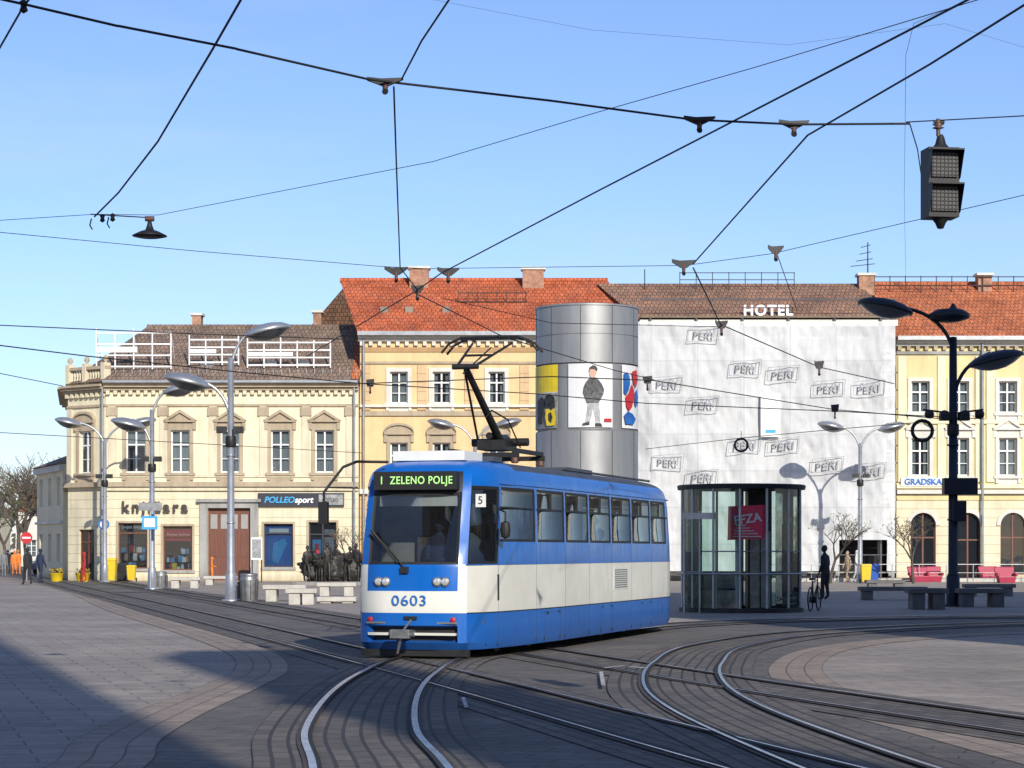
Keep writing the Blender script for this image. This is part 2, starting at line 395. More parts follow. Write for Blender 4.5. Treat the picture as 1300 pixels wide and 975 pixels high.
# ---------------------------------------------------------------- facade tools
def wall(b,x0,x1,z0,z1,y,ops,m,rd=.28,reveal=None):
    xs=sorted({x0,x1,*[o[0] for o in ops],*[o[1] for o in ops]}); zs=sorted({z0,z1,*[o[2] for o in ops],*[o[3] for o in ops]})
    xs=[x for x in xs if x0-1e-6<=x<=x1+1e-6]; zs=[z for z in zs if z0-1e-6<=z<=z1+1e-6]
    for i in range(len(xs)-1):
        for j in range(len(zs)-1):
            cx=(xs[i]+xs[i+1])/2; cz=(zs[j]+zs[j+1])/2
            if any(o[0]<cx<o[1] and o[2]<cz<o[3] for o in ops): continue
            b.poly([(xs[i],y,zs[j]),(xs[i+1],y,zs[j]),(xs[i+1],y,zs[j+1]),(xs[i],y,zs[j+1])],m)
    for xa,xb,za,zb in ops:
        r=reveal or m
        b.poly([(xa,y,za),(xa,y+rd,za),(xa,y+rd,zb),(xa,y,zb)],r); b.poly([(xb,y,za),(xb,y,zb),(xb,y+rd,zb),(xb,y+rd,za)],r)
        b.poly([(xa,y,zb),(xa,y+rd,zb),(xb,y+rd,zb),(xb,y,zb)],r); b.poly([(xa,y,za),(xb,y,za),(xb,y+rd,za),(xa,y+rd,za)],r)
def window(b,xa,xb,za,zb,y,curt=None,frame='white_frame',cols=2,trans=.66,shop=False):
    yf=y+.17; w=.075
    b.box(xa-.02,xa+w,yf,yf+.08,za-.02,zb+.02,frame); b.box(xb-w,xb+.02,yf,yf+.08,za-.02,zb+.02,frame)
    b.box(xa+w,xb-w,yf,yf+.08,za-.02,za+w,frame); b.box(xa+w,xb-w,yf,yf+.08,zb-w,zb+.02,frame)
    for i in range(1,cols):
        x=xa+(xb-xa)*i/cols; b.box(x-.045,x+.045,yf-.015,yf+.075,za+w,zb-w,frame)
    if trans:
        z=za+(zb-za)*trans; b.box(xa+w,xb-w,yf-.01,yf+.07,z-.04,z+.04,frame)
        if not shop and (zb-za)>1.6:
            z=za+(zb-za)*trans*.5; b.box(xa+w,xb-w,yf+.005,yf+.065,z-.018,z+.018,frame)
    b.poly([(xa,yf+.05,za),(xb,yf+.05,za),(xb,yf+.05,zb),(xa,yf+.05,zb)],'window_glass')
    if not shop:
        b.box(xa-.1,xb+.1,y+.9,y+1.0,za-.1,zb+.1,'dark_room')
        c=random.random() if curt is None else curt
        cw=(xb-xa)*(.5 if c>.45 else .28)
        if c>.15:
            b.poly([(xa,yf+.2,za),(xa+cw,yf+.2,za),(xa+cw,yf+.2,zb),(xa,yf+.2,zb)],'curtain')
            b.poly([(xb-cw,yf+.2,za),(xb,yf+.2,za),(xb,yf+.2,zb),(xb-cw,yf+.2,zb)],'curtain')
        else:
            b.poly([(xa,yf+.2,zb-(zb-za)*.4),(xb,yf+.2,zb-(zb-za)*.4),(xb,yf+.2,zb),(xa,yf+.2,zb)],'curtain')
def surround(b,xa,xb,za,zb,y,m,ped=None,w=.2,apron=True):
    b.box(xa-w,xa-.004,y-.07,y+.03,za-.0,zb+w,m); b.box(xb+.004,xb+w,y-.07,y+.03,za-.0,zb+w,m)
    b.box(xa-.004,xb+.004,y-.068,y+.03,zb+.004,zb+w,m)
    b.box(xa-w-.1,xb+w+.1,y-.17,y+.03,za-.16,za-.004,m)
    if apron:
        b.box(xa-w+.03,xb+w-.03,y-.05,y+.03,za-.62,za-.162,m)
        b.box(xa-w,xa-w+.16,y-.13,y+.03,za-.42,za-.163,m); b.box(xb+w-.16,xb+w,y-.13,y+.03,za-.42,za-.163,m)
    x0=xa-w-.14;x1=xb+w+.14;zc=zb+w
    if ped:
        b.box(x0+.14,x1-.14,y-.05,y+.03,zc+.002,zc+.24,m); zc+=.242
        b.box(x0,x1,y-.22,y+.03,zc,zc+.1,m); b.box(x0,x0+.18,y-.14,y+.03,zc-.42,zc-.002,m); b.box(x1-.18,x1,y-.14,y+.03,zc-.42,zc-.002,m)
    if ped=='tri':
        h=.5; xm=(x0+x1)/2; zc+=.102
        b.prism([(x0,zc),(x1,zc),(xm,zc+h)],y-.1,y+.03,m)
        b.prism([(x0-.05,zc),(x0+.2,zc),(xm,zc+h-.09),(xm,zc+h+.09)],y-.24,y+.02,m)
        b.prism([(x1+.05,zc),(xm,zc+h+.091),(xm,zc+h-.089),(x1-.2,zc)],y-.241,y+.02,m)
    elif ped=='arc':
        n=9; xm=(x0+x1)/2; R=(x1-x0)/2; zc+=.102; hh=.45
        pts=[(xm-R*math.cos(math.pi*i/n),zc+hh*math.sin(math.pi*i/n)) for i in range(n+1)]
        b.prism(pts[::-1],y-.1,y+.03,m)
        for i in range(n):
            (xA,zA),(xB,zB)=pts[i],pts[i+1]
            b.prism([(xA,zA-.03),(xB,zB-.03),(xB,zB+.1),(xA,zA+.1)],y-.23,y+.02,m)
def archtop(b,xa,xb,zt,y,m,rd=.28):
    r=(xb-xa)/2; xm=(xa+xb)/2; zc=zt-r; n=8
    for sg in(-1,1):
        pts=[(xm+sg*r*math.cos(math.pi/2*i/n),zc+r*math.sin(math.pi/2*i/n)) for i in range(n+1)]
        corner=(xm+sg*r,zt)
        for (xA,zA),(xB,zB) in zip(pts[:-1],pts[1:]):
            b.poly([(corner[0],y,corner[1]),(xA,y,zA),(xB,y,zB)],m)
            b.poly([(xA,y,zA),(xB,y,zB),(xB,y+rd,zB),(xA,y+rd,zA)],m)
def archtrim(b,xa,xb,zt,y,m,w=.22,pr=.08):
    r=(xb-xa)/2; xm=(xa+xb)/2; zc=zt-r; n=14
    for i in range(n):
        a=math.pi*i/n;c=math.pi*(i+1)/n
        q=lambda R,t:(xm+R*math.cos(t),zc+R*math.sin(t))
        b.prism([q(r+.005,a),q(r+w,a),q(r+w,c),q(r+.005,c)],y-pr,y+.03,m)
def cornice(b,x0,x1,y,zt,m,steps=((.6,.12),(.45,.14),(.25,.16)),dent=None,dm=None):
    z=zt
    for pr,h in steps:
        b.box(x0,x1,y-pr,y+.03,z-h,z-.003,m); z-=h
    if dent:
        x=x0+.1
        while x<x1-.2:
            b.box(x,x+.2,y-.22,y+.03,z-.24,z-.003,dm or m); x+=dent
    return z
def roof(b,x0,x1,ye,yr,yb,ze,zr,m,gable='firewall',hipL=0,hipR=0):
    b.poly([(x0,ye,ze),(x1,ye,ze),(x1-hipR,yr,zr),(x0+hipL,yr,zr)],m)
    b.poly([(x1,yb,ze),(x0,yb,ze),(x0+hipL,yr,zr),(x1-hipR,yr,zr)],m)
    b.poly([(x0,yb,ze),(x0,ye,ze),(x0+hipL,yr,zr)],m if hipL else gable)
    b.poly([(x1,ye,ze),(x1,yb,ze),(x1-hipR,yr,zr)],m if hipR else gable)
    b.cyl((x0+hipL,yr,zr),(x1-hipR,yr,zr),.13,.13,8,m)
def shell(b,x0,x1,y,yb,z1,m):
    b.poly([(x0,y,0),(x0,yb,0),(x0,yb,z1),(x0,y,z1)][::-1],m); b.poly([(x1,y,0),(x1,yb,0),(x1,yb,z1),(x1,y,z1)],m)
    b.poly([(x0,yb,0),(x1,yb,0),(x1,yb,z1),(x0,yb,z1)],m)
def chimney(b,x0,x1,y,z0,z1):
    b.box(x0,x1,y,y+.9,z0,z1,'chimney_brick'); b.box(x0-.1,x1+.1,y-.1,y+1,z1,z1+.14,'white_trim')

# ---------------------------------------------------------------- cream corner building
D=122.0;k=D/F
X=lambda p:(p-650)*k
Z=lambda p:1.65+(700-p)*k
g=group('corner_townhouse')
b=B('walls'); w=B('windows'); t=B('trim')
up=[(160,185),(217,241),(280,304),(344,368),(400,424)]
UZ=(Z(600),Z(546))
ops=[(X(a),X(c),UZ[0],UZ[1]) for a,c in up]
wall(b,X(135),X(455),Z(618),Z(490),D,ops,'cream_wall')
for i,o in enumerate(ops):
    window(w,*o,D,curt=[0,.9,.3,.9,.9][i],frame='white_frame')
    surround(t,*o,D,'tan_trim',ped='tri' if i else None)
gops=[(X(150),X(187),Z(722),Z(664)),(X(207),X(244),Z(724),Z(668)),(X(264),X(318),0.02,Z(645)),(X(335),X(372),Z(720),Z(665)),(X(392),X(427),Z(733),Z(663))]
wall(b,X(135),X(455),0,Z(618),D,gops,'cream_rust')
for i in(0,1,3,4):
    window(w,*gops[i],D,cols=1 if i!=4 else 2,trans=.78,shop=True,frame='sign_dark' if i>2 else 'wood_door')
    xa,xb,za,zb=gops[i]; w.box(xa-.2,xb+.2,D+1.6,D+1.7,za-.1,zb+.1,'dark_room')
    w.box(xa-.2,xb+.2,D+.4,D+1.6,za-.1,za+.0,'tan_trim')
    for q in range(18):
        x=random.uniform(xa+.05,xb-.3); z=za+random.choice([0,.0,.45,.9]); 
        w.box(x,x+random.uniform(.12,.3),D+.5+q*.05,D+.53+q*.05,z,z+random.uniform(.2,.42),random.choice(['sign_red','poster_white','poster_yellow','poster_white','sign_cyan','cloth_tan','poster_grey']))
w.box(X(209),X(242),D+.3,D+.33,Z(687),Z(671),'sign_red'); w.box(X(336.5),X(370),D+.3,D+.33,Z(719),Z(667),'sign_blue')
w.prism([(X(345),Z(712)),(X(352),Z(716)),(X(364),Z(690)),(X(360),Z(683)),(X(346),Z(690))],D+.27,D+.29,'sign_cyan')
w.box(X(341),X(366),D+.26,D+.268,Z(676),Z(671),'poster_white'); w.box(X(396),X(408),D+.4,D+.45,Z(705),Z(685),'sign_cyan'); w.box(X(399),X(404),D+.36,D+.39,Z(702),Z(690),'sign_red')
w.box(X(411),X(425),D+.4,D+.43,Z(700),Z(672),'poster_grey')
xa,xb,za,zb=gops[2]
w.box(xa,xb,D+.2,D+.28,za,zb,'wood_door')
for i in range(4):
    x=xa+.12+i*(xb-xa-.1)/4
    for z0,z1 in((.3,1.2),(1.35,2.6),(2.9,3.7)): w.box(x,x+.38,D+.165,D+.21,z0,z1,'wood_door' if z0<2.8 else 'grey_stone')
t.box(xa-.45,xa-.005,D-.14,D+.03,0,zb+.3,'grey_stone'); t.box(xb+.005,xb+.45,D-.14,D+.03,0,zb+.3,'grey_stone')
t.box(xa-.005,xb+.005,D-.138,D+.03,zb+.003,zb+.32,'grey_stone'); t.box(xa-.6,xb+.6,D-.3,D+.03,zb+.322,zb+.5,'grey_stone')
for p in(0,1,3,4):
    xa,xb,za,zb=gops[p]
    t.box(xa-.12,xa-.004,D-.05,D+.03,za,zb+.12,'tan_trim'); t.box(xb+.004,xb+.12,D-.05,D+.03,za,zb+.12,'tan_trim'); t.box(xa-.004,xb+.004,D-.05,D+.03,zb+.004,zb+.12,'tan_trim'); t.box(xa-.16,xb+.16,D-.1,D+.03,za-.15,za-.004,'grey_stone')
t.box(X(135),X(455),D-.3,D+.03,Z(618),Z(612),'tan_trim'); t.box(X(135),X(455),D-.16,D+.03,Z(623),Z(618)-.003,'cream_trim')
t.box(X(135),X(455),D-.08,D+.03,Z(606),Z(603),'cream_trim')
t.box(X(135),X(455),D-.1,D+.03,Z(516),Z(513),'tan_trim')
for px in(138,203,266,330,384,440):
    t.box(X(px)-.02,X(px)+.42,D-.09,D+.03,Z(603)+.003,Z(516)-.003,'cream_trim')
    t.box(X(px)-.1,X(px)+.5,D-.15,D+.03,Z(528),Z(517),'tan_trim')
zf=cornice(t,X(133),X(455),D,Z(486),'tan_trim',dent=.42,dm='cream_trim')
t.box(X(133),X(455),D-.75,D-.602,Z(486)-.04,Z(486)+.1,'gutter_metal')
for px in(131,450): t.cyl((X(px),D-.3,0),(X(px),D-.3,Z(490)),.06,.06,8,'gutter_metal')
ang=math.radians(38)
Lc=3.2; M=Matrix.Translation((X(135),D,0))@Matrix.Rotation(-ang,4,'Z')@Matrix.Translation((-Lc,0,0))
for q in(b,w,t): q.T=M
cops=[(.95,2.0,UZ[0],UZ[1])]
wall(b,0,Lc,Z(618),Z(490),0,cops,'cream_wall'); window(w,*cops[0],0,curt=.9); surround(t,*cops[0],0,'tan_trim',ped='arc')
dop=[(.9,2.2,.02,Z(672))]
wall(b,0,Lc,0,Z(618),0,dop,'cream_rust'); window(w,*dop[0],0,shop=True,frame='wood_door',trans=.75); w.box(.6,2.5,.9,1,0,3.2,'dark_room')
w.box(1.0,1.5,.4,.43,.8,2.0,'sign_red')
t.box(0,Lc-.02,-.3,.03,Z(618),Z(612),'tan_trim'); t.box(0,Lc-.02,-.1,.03,Z(516),Z(513),'tan_trim')
t.box(0,.4,-.1,.03,Z(612),Z(517),'cream_trim'); t.box(Lc-.45,Lc-.05,-.1,.03,Z(612),Z(517),'cream_trim')
cornice(t,-.1,Lc+.1,0,Z(488),'tan_trim',dent=.42,dm='cream_trim')
t.box(0,Lc,-.1,.25,Z(488),Z(485),'cream_trim'); t.box(-.05,Lc+.05,-.15,.3,Z(468),Z(464),'tan_trim')
for i in range(13):
    x=.3+i*.22; t.lathe([(.06,0),(.08,.15),(.05,.35),(.08,.55),(.06,.72)],8,'cream_trim',Matrix.Translation((x,.07,Z(485))))
for x in(.0,1.4,Lc-.25): t.box(x,x+.28,-.2,.3,Z(485)+.002,Z(460),'cream_trim'); t.lathe([(.0,.45),(.12,.35),(.16,.18),(.05,.02),(.12,0)],10,'tan_trim',Matrix.Translation((x+.14,.05,Z(460))))
pL=M@Vector((0,0,0)); Ls=14; M2=Matrix.Translation(pL)@Matrix.Rotation(math.radians(-79),4,'Z')@Matrix.Translation((-Ls,0,0))
for q in(b,w,t): q.T=M2
so=[(Ls-2.6-3*i,Ls-1.6-3*i,UZ[0],UZ[1]) for i in range(4)]
wall(b,0,Ls,0,Z(490),0,so,'cream_wall')
for o in so: window(w,*o,0); surround(t,*o,0,'tan_trim')
t.box(0,Ls,-.3,.03,Z(618),Z(612),'tan_trim'); cornice(t,0,Ls,0,Z(488),'tan_trim')
for q in(b,w,t): q.T=None
b.poly([(X(455),D,0),(X(455),D+12,0),(X(455),D+12,Z(490)),(X(455),D,Z(490))],'cream_wall')
b.done(g); w.done(g); t.done(g)
b=B('roof'); zE=Z(486)+.05; zR=14.7
pc=M@Vector((0,0,0)); ps=M2@Vector((0,0,0))
pA=(X(455),D-.6,zE); pB=(X(135),D-.6,zE); pC=(pc.x-.1,pc.y-.2,zE); pD=(ps.x,ps.y,zE)
R1=(X(448)+1.2,D+6.2,zR); R2=(X(186)-1.0,D+6.2,zR)
b.poly([pB,pA,R1,R2],'tile_brown'); b.poly([pC,pB,R2],'tile_brown'); b.poly([pD,pC,R2],'tile_brown')
b.poly([pA,(X(455),D+13,zE),R1],'firewall'); b.poly([(X(455),D+13,zE),pD,R2,R1],'tile_brown'); b.cyl(R1,R2,.14,.14,8,'tile_brown')
b.poly([(X(447),D-.5,zE+.12),(X(455),D-.5,zE+.12),(R1[0],R1[1],zR+.1),(R1[0]-1.4,R1[1],zR+.1)],'tile_orange')
chimney(b,X(222)-0,X(234),D+6.5,13.5,15.4)
for px in(250,330,372):
    b.box(X(px),X(px)+.8,D+1.2,D+2.2,zE+.4,zE+1.25,'gutter_metal')
for i in range(30):
    x=X(145)+i*.46; b.box(x,x+.04,D+.25,D+.3,zE+.45,zE+.75,'gutter_metal')
b.done(g)
def lattice(nm,x0,x1,y,z0,z1,step=.85,rails=4,m='white_frame'):
    b=B(nm); n=int((x1-x0)/step)
    for i in range(n+1):
        x=x0+(x1-x0)*i/n; b.box(x-.035,x+.035,y-.04,y+.04,z0,z1+random.uniform(-.1,.25),m)
        if i%2==0: b.cyl((x,y+.02,z1-.1),(x,y+1.3,z0+.7),.025,.025,5,m)
    for j in range(rails):
        z=z0+.15+(z1-z0-.2)*j/(rails-1); b.box(x0,x1,y-.065,y-.042,z-.04,z+.04,m)
    b.box(x0,x0+(x1-x0)*.55,y-.085,y-.067,z0+(z1-z0)*.45,z0+(z1-z0)*.6,m)
    b.done(g)
lattice('roof_sign_frame',X(120),X(215),D+.6,Z(470)+.1,Z(420))
lattice('roof_sign_frame',X(237),X(300),D+1.0,Z(466)+.2,Z(428)); lattice('roof_sign_frame',X(312),X(418),D+.8,Z(470)+.2,Z(432))
text('knjižara','shop_lettering',(X(197),D-.2,Z(644)),.85,'sign_text_dark',g,.05,off=.02,sp=1.35)
b=B('shop_signboard'); b.box(X(328),X(437),D-.16,D+.02,Z(643),Z(626),'sign_dark'); b.box(X(405),X(436),D-.18,D-.162,Z(641),Z(628),'poster_grey'); b.done(g)
text('POLLEO','shop_lettering',(X(355),D-.18,Z(635)),.46,'sign_cyan',g,.02,off=.012,shear=.2); text('sport',"shop_lettering",(X(386),D-.18,Z(635)),.46,'sign_text_white',g,.02,off=.012,shear=.2)
text('POLLEO',"shop_lettering",(X(420),D-.2,Z(635)),.25,'sign_text_dark',g,.01)
text('Svijet knjige',"shop_lettering",(X(225.5),D+.28,Z(679)),.27,'sign_text_white',g,.005)
text('Svijet knjige',"shop_lettering",(X(168),D+.28,Z(669)),.27,'sign_text_white',g,.005)

# ---------------------------------------------------------------- peach townhouse
g=group('peach_townhouse'); D=122.6;k=D/F
b=B('walls'); w=B('windows'); t=B('trim')
cols=[(494,519),(548,573),(619,642),(690,714),(760,784)]
ops=[(X(a)+.06,X(c)-.06,Z(512),Z(472)) for a,c in cols]
ops2=[(X(a)+.06,X(c)-.06,Z(610),Z(562)) for a,c in cols]
wall(b,X(457),X(809),Z(625),Z(428),D,ops+ops2,'peach_wall')
for o in ops: window(w,*o,D); surround(t,*o,D,'white_trim',ped=None,w=.22)
for o in ops2: window(w,*o,D); surround(t,*o,D,'tan_trim',ped='arc')
go=[(X(470+i*56),X(506+i*56),.6,Z(655)) for i in range(6)]
wall(b,X(457),X(809),0,Z(625),D,go,'peach_rust')
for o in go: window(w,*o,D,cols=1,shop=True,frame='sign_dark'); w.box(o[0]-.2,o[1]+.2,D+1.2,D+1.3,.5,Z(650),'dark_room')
for za,zb,pr,m_ in((Z(528),Z(522),.12,'tan_trim'),(Z(517),Z(514),.2,'white_trim'),(Z(462),Z(459),.1,'tan_trim'),(Z(627),Z(621),.3,'white_trim')):
    t.box(X(457),X(809),D-pr,D+.03,za,zb,m_)
for px in(459,530,590,660,735): t.box(X(px),X(px)+.5,D-.08,D+.03,Z(521),Z(463),'peach_rust')
t.box(X(457),X(809),D-.06,D+.03,Z(447),Z(441),'ochre_trim')
cornice(t,X(455),X(809),D,Z(424),'white_trim',dent=.5)
t.box(X(455),X(809),D-.8,D-.603,Z(427),Z(422),'gutter_metal'); t.cyl((X(462),D-.25,0),(X(462),D-.25,Z(430)),.07,.07,8,'gutter_metal')
shell(b,X(457),X(809),D,D+13,Z(424),'firewall')
b.done(g);w.done(g);t.done(g)
b=B('roof'); zE=Z(424); zR=1.65+(700-356)*(D+6.5)/F
b.poly([(X(455),D-.7,zE),(X(809)-.02,D-.7,zE),(X(778),D+6.5,zR),(X(443)-1,D+6.5,zR)],'tile_red')
b.poly([(X(809),D+13.5,zE),(X(455),D+13.5,zE),(X(443)-1,D+6.5,zR),(X(778),D+6.5,zR)],'tile_red')
b.poly([(X(455),D-.7,zE),(X(443)-1,D+6.5,zR),(X(455),D+13.5,zE)],'firewall')
b.cyl((X(443)-1,D+6.5,zR),(X(778),D+6.5,zR),.15,.15,8,'tile_red')
q=[P(396,412,134),P(443,357,132),P(470,357,132),P(470,412,134)]; b.poly(q,'tile_old')
q=[P(396,412,134),P(443,357,132),P(470,412,140)]; b.poly(q,'firewall')
chimney(b,X(521)-.3,X(546)-.3,D+5.4,zR-.9,zR+.55); chimney(b,X(664),X(692),D+5.4,zR-.9,zR+.5); chimney(b,X(379),X(390),D+9,13,15.9)
for px in(480,512,560,720,750): b.box(X(px),X(px)+.45,D+2,D+2.5,zE+1.3,zE+1.75,'firewall')
for j in range(2):
    z=zR-1.6+j*.5; b.cyl((X(580),D+3.3,z),(X(670),D+3.3,z),.03,.03,5,'rail_rust')
for i in range(8): b.cyl((X(580)+i*.55,D+3.4,zR-2.3),(X(580)+i*.55,D+3.3,zR-1.0),.025,.025,5,'rail_rust')
b.done(g)

# ---------------------------------------------------------------- hotel with scaffold sheeting
g=group('hotel_building'); D=123.2;k=D/F
b=B('walls');w=B('windows')
ops=[(X(830+i*42),X(852+i*42),Z(y0),Z(y0-45)) for i in range(8) for y0 in(520,602)]
ops+=[(X(1066),X(1128),.02,Z(684))]
wall(b,X(811),X(1136),0,Z(412),D,ops,'grey_render')
for o in ops[:-1]: window(w,*o,D)
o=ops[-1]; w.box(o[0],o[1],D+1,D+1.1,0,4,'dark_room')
shell(b,X(811),X(1136),D,D+13,Z(412),'firewall'); b.done(g); w.done(g)
b=B('roof'); zE=Z(408); zR=1.65+(700-360)*(D+5)/F
b.poly([(X(811),D-.9,zE),(X(1136),D-.9,zE),(X(1130)-1,D+5,zR),(X(780)-.8,D+5,zR)],'tile_old')
b.poly([(X(811),D-.9,zE),(X(780)-.8,D+5,zR),(X(800),D+10,zE)],'tile_old')
b.poly([(X(1136),D+12,zE),(X(811),D+12,zE),(X(780)-.8,D+5,zR),(X(1130)-1,D+5,zR)],'tile_old')
b.box(X(811),X(1136),D-1,D+.05,zE-.35,zE-.01,'white_trim')
chimney(b,X(1112)-.3,X(1134)-.4,D+4,zR-.8,zR+.35)
for px in(850,905,1010,1060): b.box(X(px),X(px)+.5,D+1.2,D+1.7,zE+.4,zE+.8,'gutter_metal')
for i in range(8):
    x=X(870)+i*(X(1020)-X(870))/7; b.cyl((x,D+4,zR-.8),(x,D+4,zR+.55),.025,.025,5,'rail_rust')
for z in(.5,.1): b.cyl((X(870),D+4,zR+z),(X(1020),D+4,zR+z),.025,.025,5,'rail_rust')
x=X(1120); b.cyl((x,D+5,zR),(x,D+5,zR+2.4),.04,.03,6,'wire_black')
for z,l in((1.0,1.0),(1.3,.7),(2.1,.4),(1.7,.5)): b.cyl((x-l,D+5,zR+z),(x+l*.4,D+5,zR+z+.15),.022,.022,5,'wire_black')
x=X(824); b.cyl((x,D+4,zR-.5),(x,D+4,zR+.7),.03,.03,5,'wire_black')
for i in range(5): b.cyl((X(946)+i*.65,D-.2,Z(408)),(X(946)+i*.65,D-.2,Z(390)),.03,.03,5,'wire_black')
b.cyl((X(940),D-.3,Z(403)),(X(1010),D-.3,Z(403)),.035,.035,5,'wire_black')
b.done(g)
text('HOTEL','hotel_lettering',(X(974),D-.35,Z(395.5)),.80,'sign_text_white',g,.04,off=.025,sp=1.15)
sc=group('scaffolding'); b=B('scaffold_tubes'); Ds=D-1.6
for i in range(12):
    x=(math.floor((810-650)*Ds/F/2.55)+1+i)*2.55
    if x>(1135-650)*Ds/F: break
    for y in(Ds+.45,Ds+1.2): b.cyl((x,y,0),(x,y,Z(407)),.07,.07,6,'scaffold_steel')
for j in range(8):
    z=.45+j*2.02; b.box(X(812),X(1135),Ds+.5,Ds+1.1,z,z+.09,'scaffold_plank'); b.cyl((X(812),Ds+.45,z+1),(X(1135),Ds+.45,z+1),.04,.04,5,'scaffold_steel')
b.done(sc)
Dq=Ds; kk=Dq/F
b=B('scaffold_sheeting'); nx,nz=150,80; x0=(810-650)*kk;x1=(1137-650)*kk; z0=1.65-25*kk; z1=1.65+(700-408)*kk
vs=[];
for j in range(nz+1):
    for i in range(nx+1):
        x=x0+(x1-x0)*i/nx; z=z0+(z1-z0)*j/nz
        ph=(x)/2.55; sag=.18*abs(math.sin(math.pi*ph))*(.4+.6*abs(math.sin(math.pi*z/2.02)))
        nv=mathutils.noise.noise(Vector((x*.8,z*.5,3)))*.16+mathutils.noise.noise(Vector((x*2.6+z*.8,z*1.2,9)))*.08+mathutils.noise.noise(Vector((x*5-z*2,z*2.0,19)))*.035
        vs.append((x,Dq+sag+nv-.05,z))
b.add(vs,[(j*(nx+1)+i,j*(nx+1)+i+1,(j+1)*(nx+1)+i+1,(j+1)*(nx+1)+i) for j in range(nz) for i in range(nx) if not (x0+(x1-x0)*(i+.5)/nx>(1064-650)*kk and x0+(x1-x0)*(i+.5)/nx<(1126-650)*kk and z0+(z1-z0)*(j+.5)/nz<1.65+13*kk)],'sheeting',True)
b.done(sc)
b=B('sheeting_logo_frames')
for lx,ly in((893,424),(846,487),(946,467),(994,474),(1052,492),(1103,492),(892,513),(847,586),(945,565),(994,565),(1050,590),(1104,597),(891,606)):
    x=(lx-650)*kk*.998; z=1.65+(700-ly)*kk; y=Dq-.24
    text('PERI','sheeting_lettering',(x+.03,y,z-.03),.64,'logo_grey',sc,.004,off=.010,shear=.1,sx=1.0)
    for (dx0,dz0,dx1,dz1) in((-.88,-.44,-.80,.30),(.84,-.38,.92,.44),(-.80,.30,.92,.44),(-.88,-.44,.84,-.38)):
        b.cyl((x+dx0,y,z+dz0),(x+dx1,y,z+dz1),.02,.02,4,'logo_grey')
b.done(sc)
b=B('sheeting_notice'); b.box((965-650)*kk,(990-650)*kk,Dq-.28,Dq-.27,1.65+145*kk,1.65+200*kk,'poster_white'); b.box((971-650)*kk,(984-650)*kk,Dq-.29,Dq-.281,1.65+150*kk,1.65+154*kk,'sign_cyan');b.done(sc)

# ---------------------------------------------------------------- yellow building right
g=group('yellow_townhouse'); D=123.0;k=D/F
b=B('walls'); w=B('windows'); t=B('trim')
cols=[(1157,1180),(1207,1230),(1268,1291),(1326,1349),(1384,1407)]
ops=[(X(a),X(c),Z(524),Z(484)) for a,c in cols]; ops2=[(X(a),X(c),Z(604),Z(556)) for a,c in cols]
wall(b,X(1138),X(1430),Z(625),Z(438),D,ops+ops2,'yellow_wall')
for o in ops: window(w,*o,D); surround(t,*o,D,'white_trim',ped=None,w=.2)
for o in ops2: window(w,*o,D); surround(t,*o,D,'white_trim',ped='tri')
for px in(1140,1190,1238,1252,1306,1362): t.box(X(px),X(px)+.45,D-.1,D+.03,Z(612),Z(452),'yellow_pale')
go=[(X(1156+i*57),X(1188+i*57),.35 if i!=1 else .02,Z(651)) for i in range(5)]
wall(b,X(1138),X(1430),0,Z(625),D,go,'cream_rust')
for i,o in enumerate(go):
    archtop(b,o[0],o[1],o[3],D,'cream_rust'); archtrim(t,o[0],o[1],o[3],D,'white_trim')
    window(w,o[0],o[1],o[2],o[3],D,cols=2,trans=.6,shop=True,frame='wood_door'); w.box(o[0]-.2,o[1]+.2,D+1.2,D+1.3,.0,o[3],'dark_room')
for za,zb,pr,m_ in((Z(627),Z(622),.28,'white_trim'),(Z(635),Z(629),.06,'yellow_wall'),(Z(538),Z(533),.15,'yellow_pale'),(Z(620),Z(615),.15,'yellow_pale'),(Z(450),Z(446),.12,'grey_stone')): t.box(X(1138),X(1430),D-pr,D+.03,za,zb,m_)
cornice(t,X(1137),X(1430),D,Z(430),'white_trim',dent=.5,dm='tan_trim'); t.box(X(1137),X(1430),D-.8,D-.603,Z(433),Z(428),'gutter_metal')
t.cyl((X(1246),D-.3,0),(X(1246),D-.3,Z(435)),.07,.07,8,'gutter_metal')
shell(b,X(1138),X(1430),D,D+13,Z(430),'firewall')
b.box(X(1143),X(1200),D-.2,D-.03,Z(617),Z(607),'sign_white')
text('GRADSKA',"shop_lettering",(X(1171),D-.23,Z(612)),.46,'sign_blue',g,.02,off=.012)
b.done(g);w.done(g);t.done(g)
b=B('roof'); zR=1.65+(700-360)*(D+6.5)/F; roof(b,X(1128),X(1430),D-.7,D+6.5,D+13.6,Z(430),zR,'tile_orange')
for px in(1268,1350): chimney(b,X(px),X(px+18),D+5.4,zR-.9,zR+.35)
for j,(z,y) in enumerate(((-.25,5.3),(.25,5.3))): b.cyl((X(1130),D+y,zR+z),(X(1430),D+y,zR+z),.03,.03,5,'rail_rust')
for i in range(16): b.cyl((X(1130)+i*.9,D+5.3,zR-1.2),(X(1130)+i*.9,D+5.3,zR+.3),.03,.03,5,'rail_rust')
for i in range(4): b.box(X(1150)+i*3,X(1150)+i*3+.4,D+3,D+3.4,zR-2.4,zR-1.9,'gutter_metal')
b.done(g)

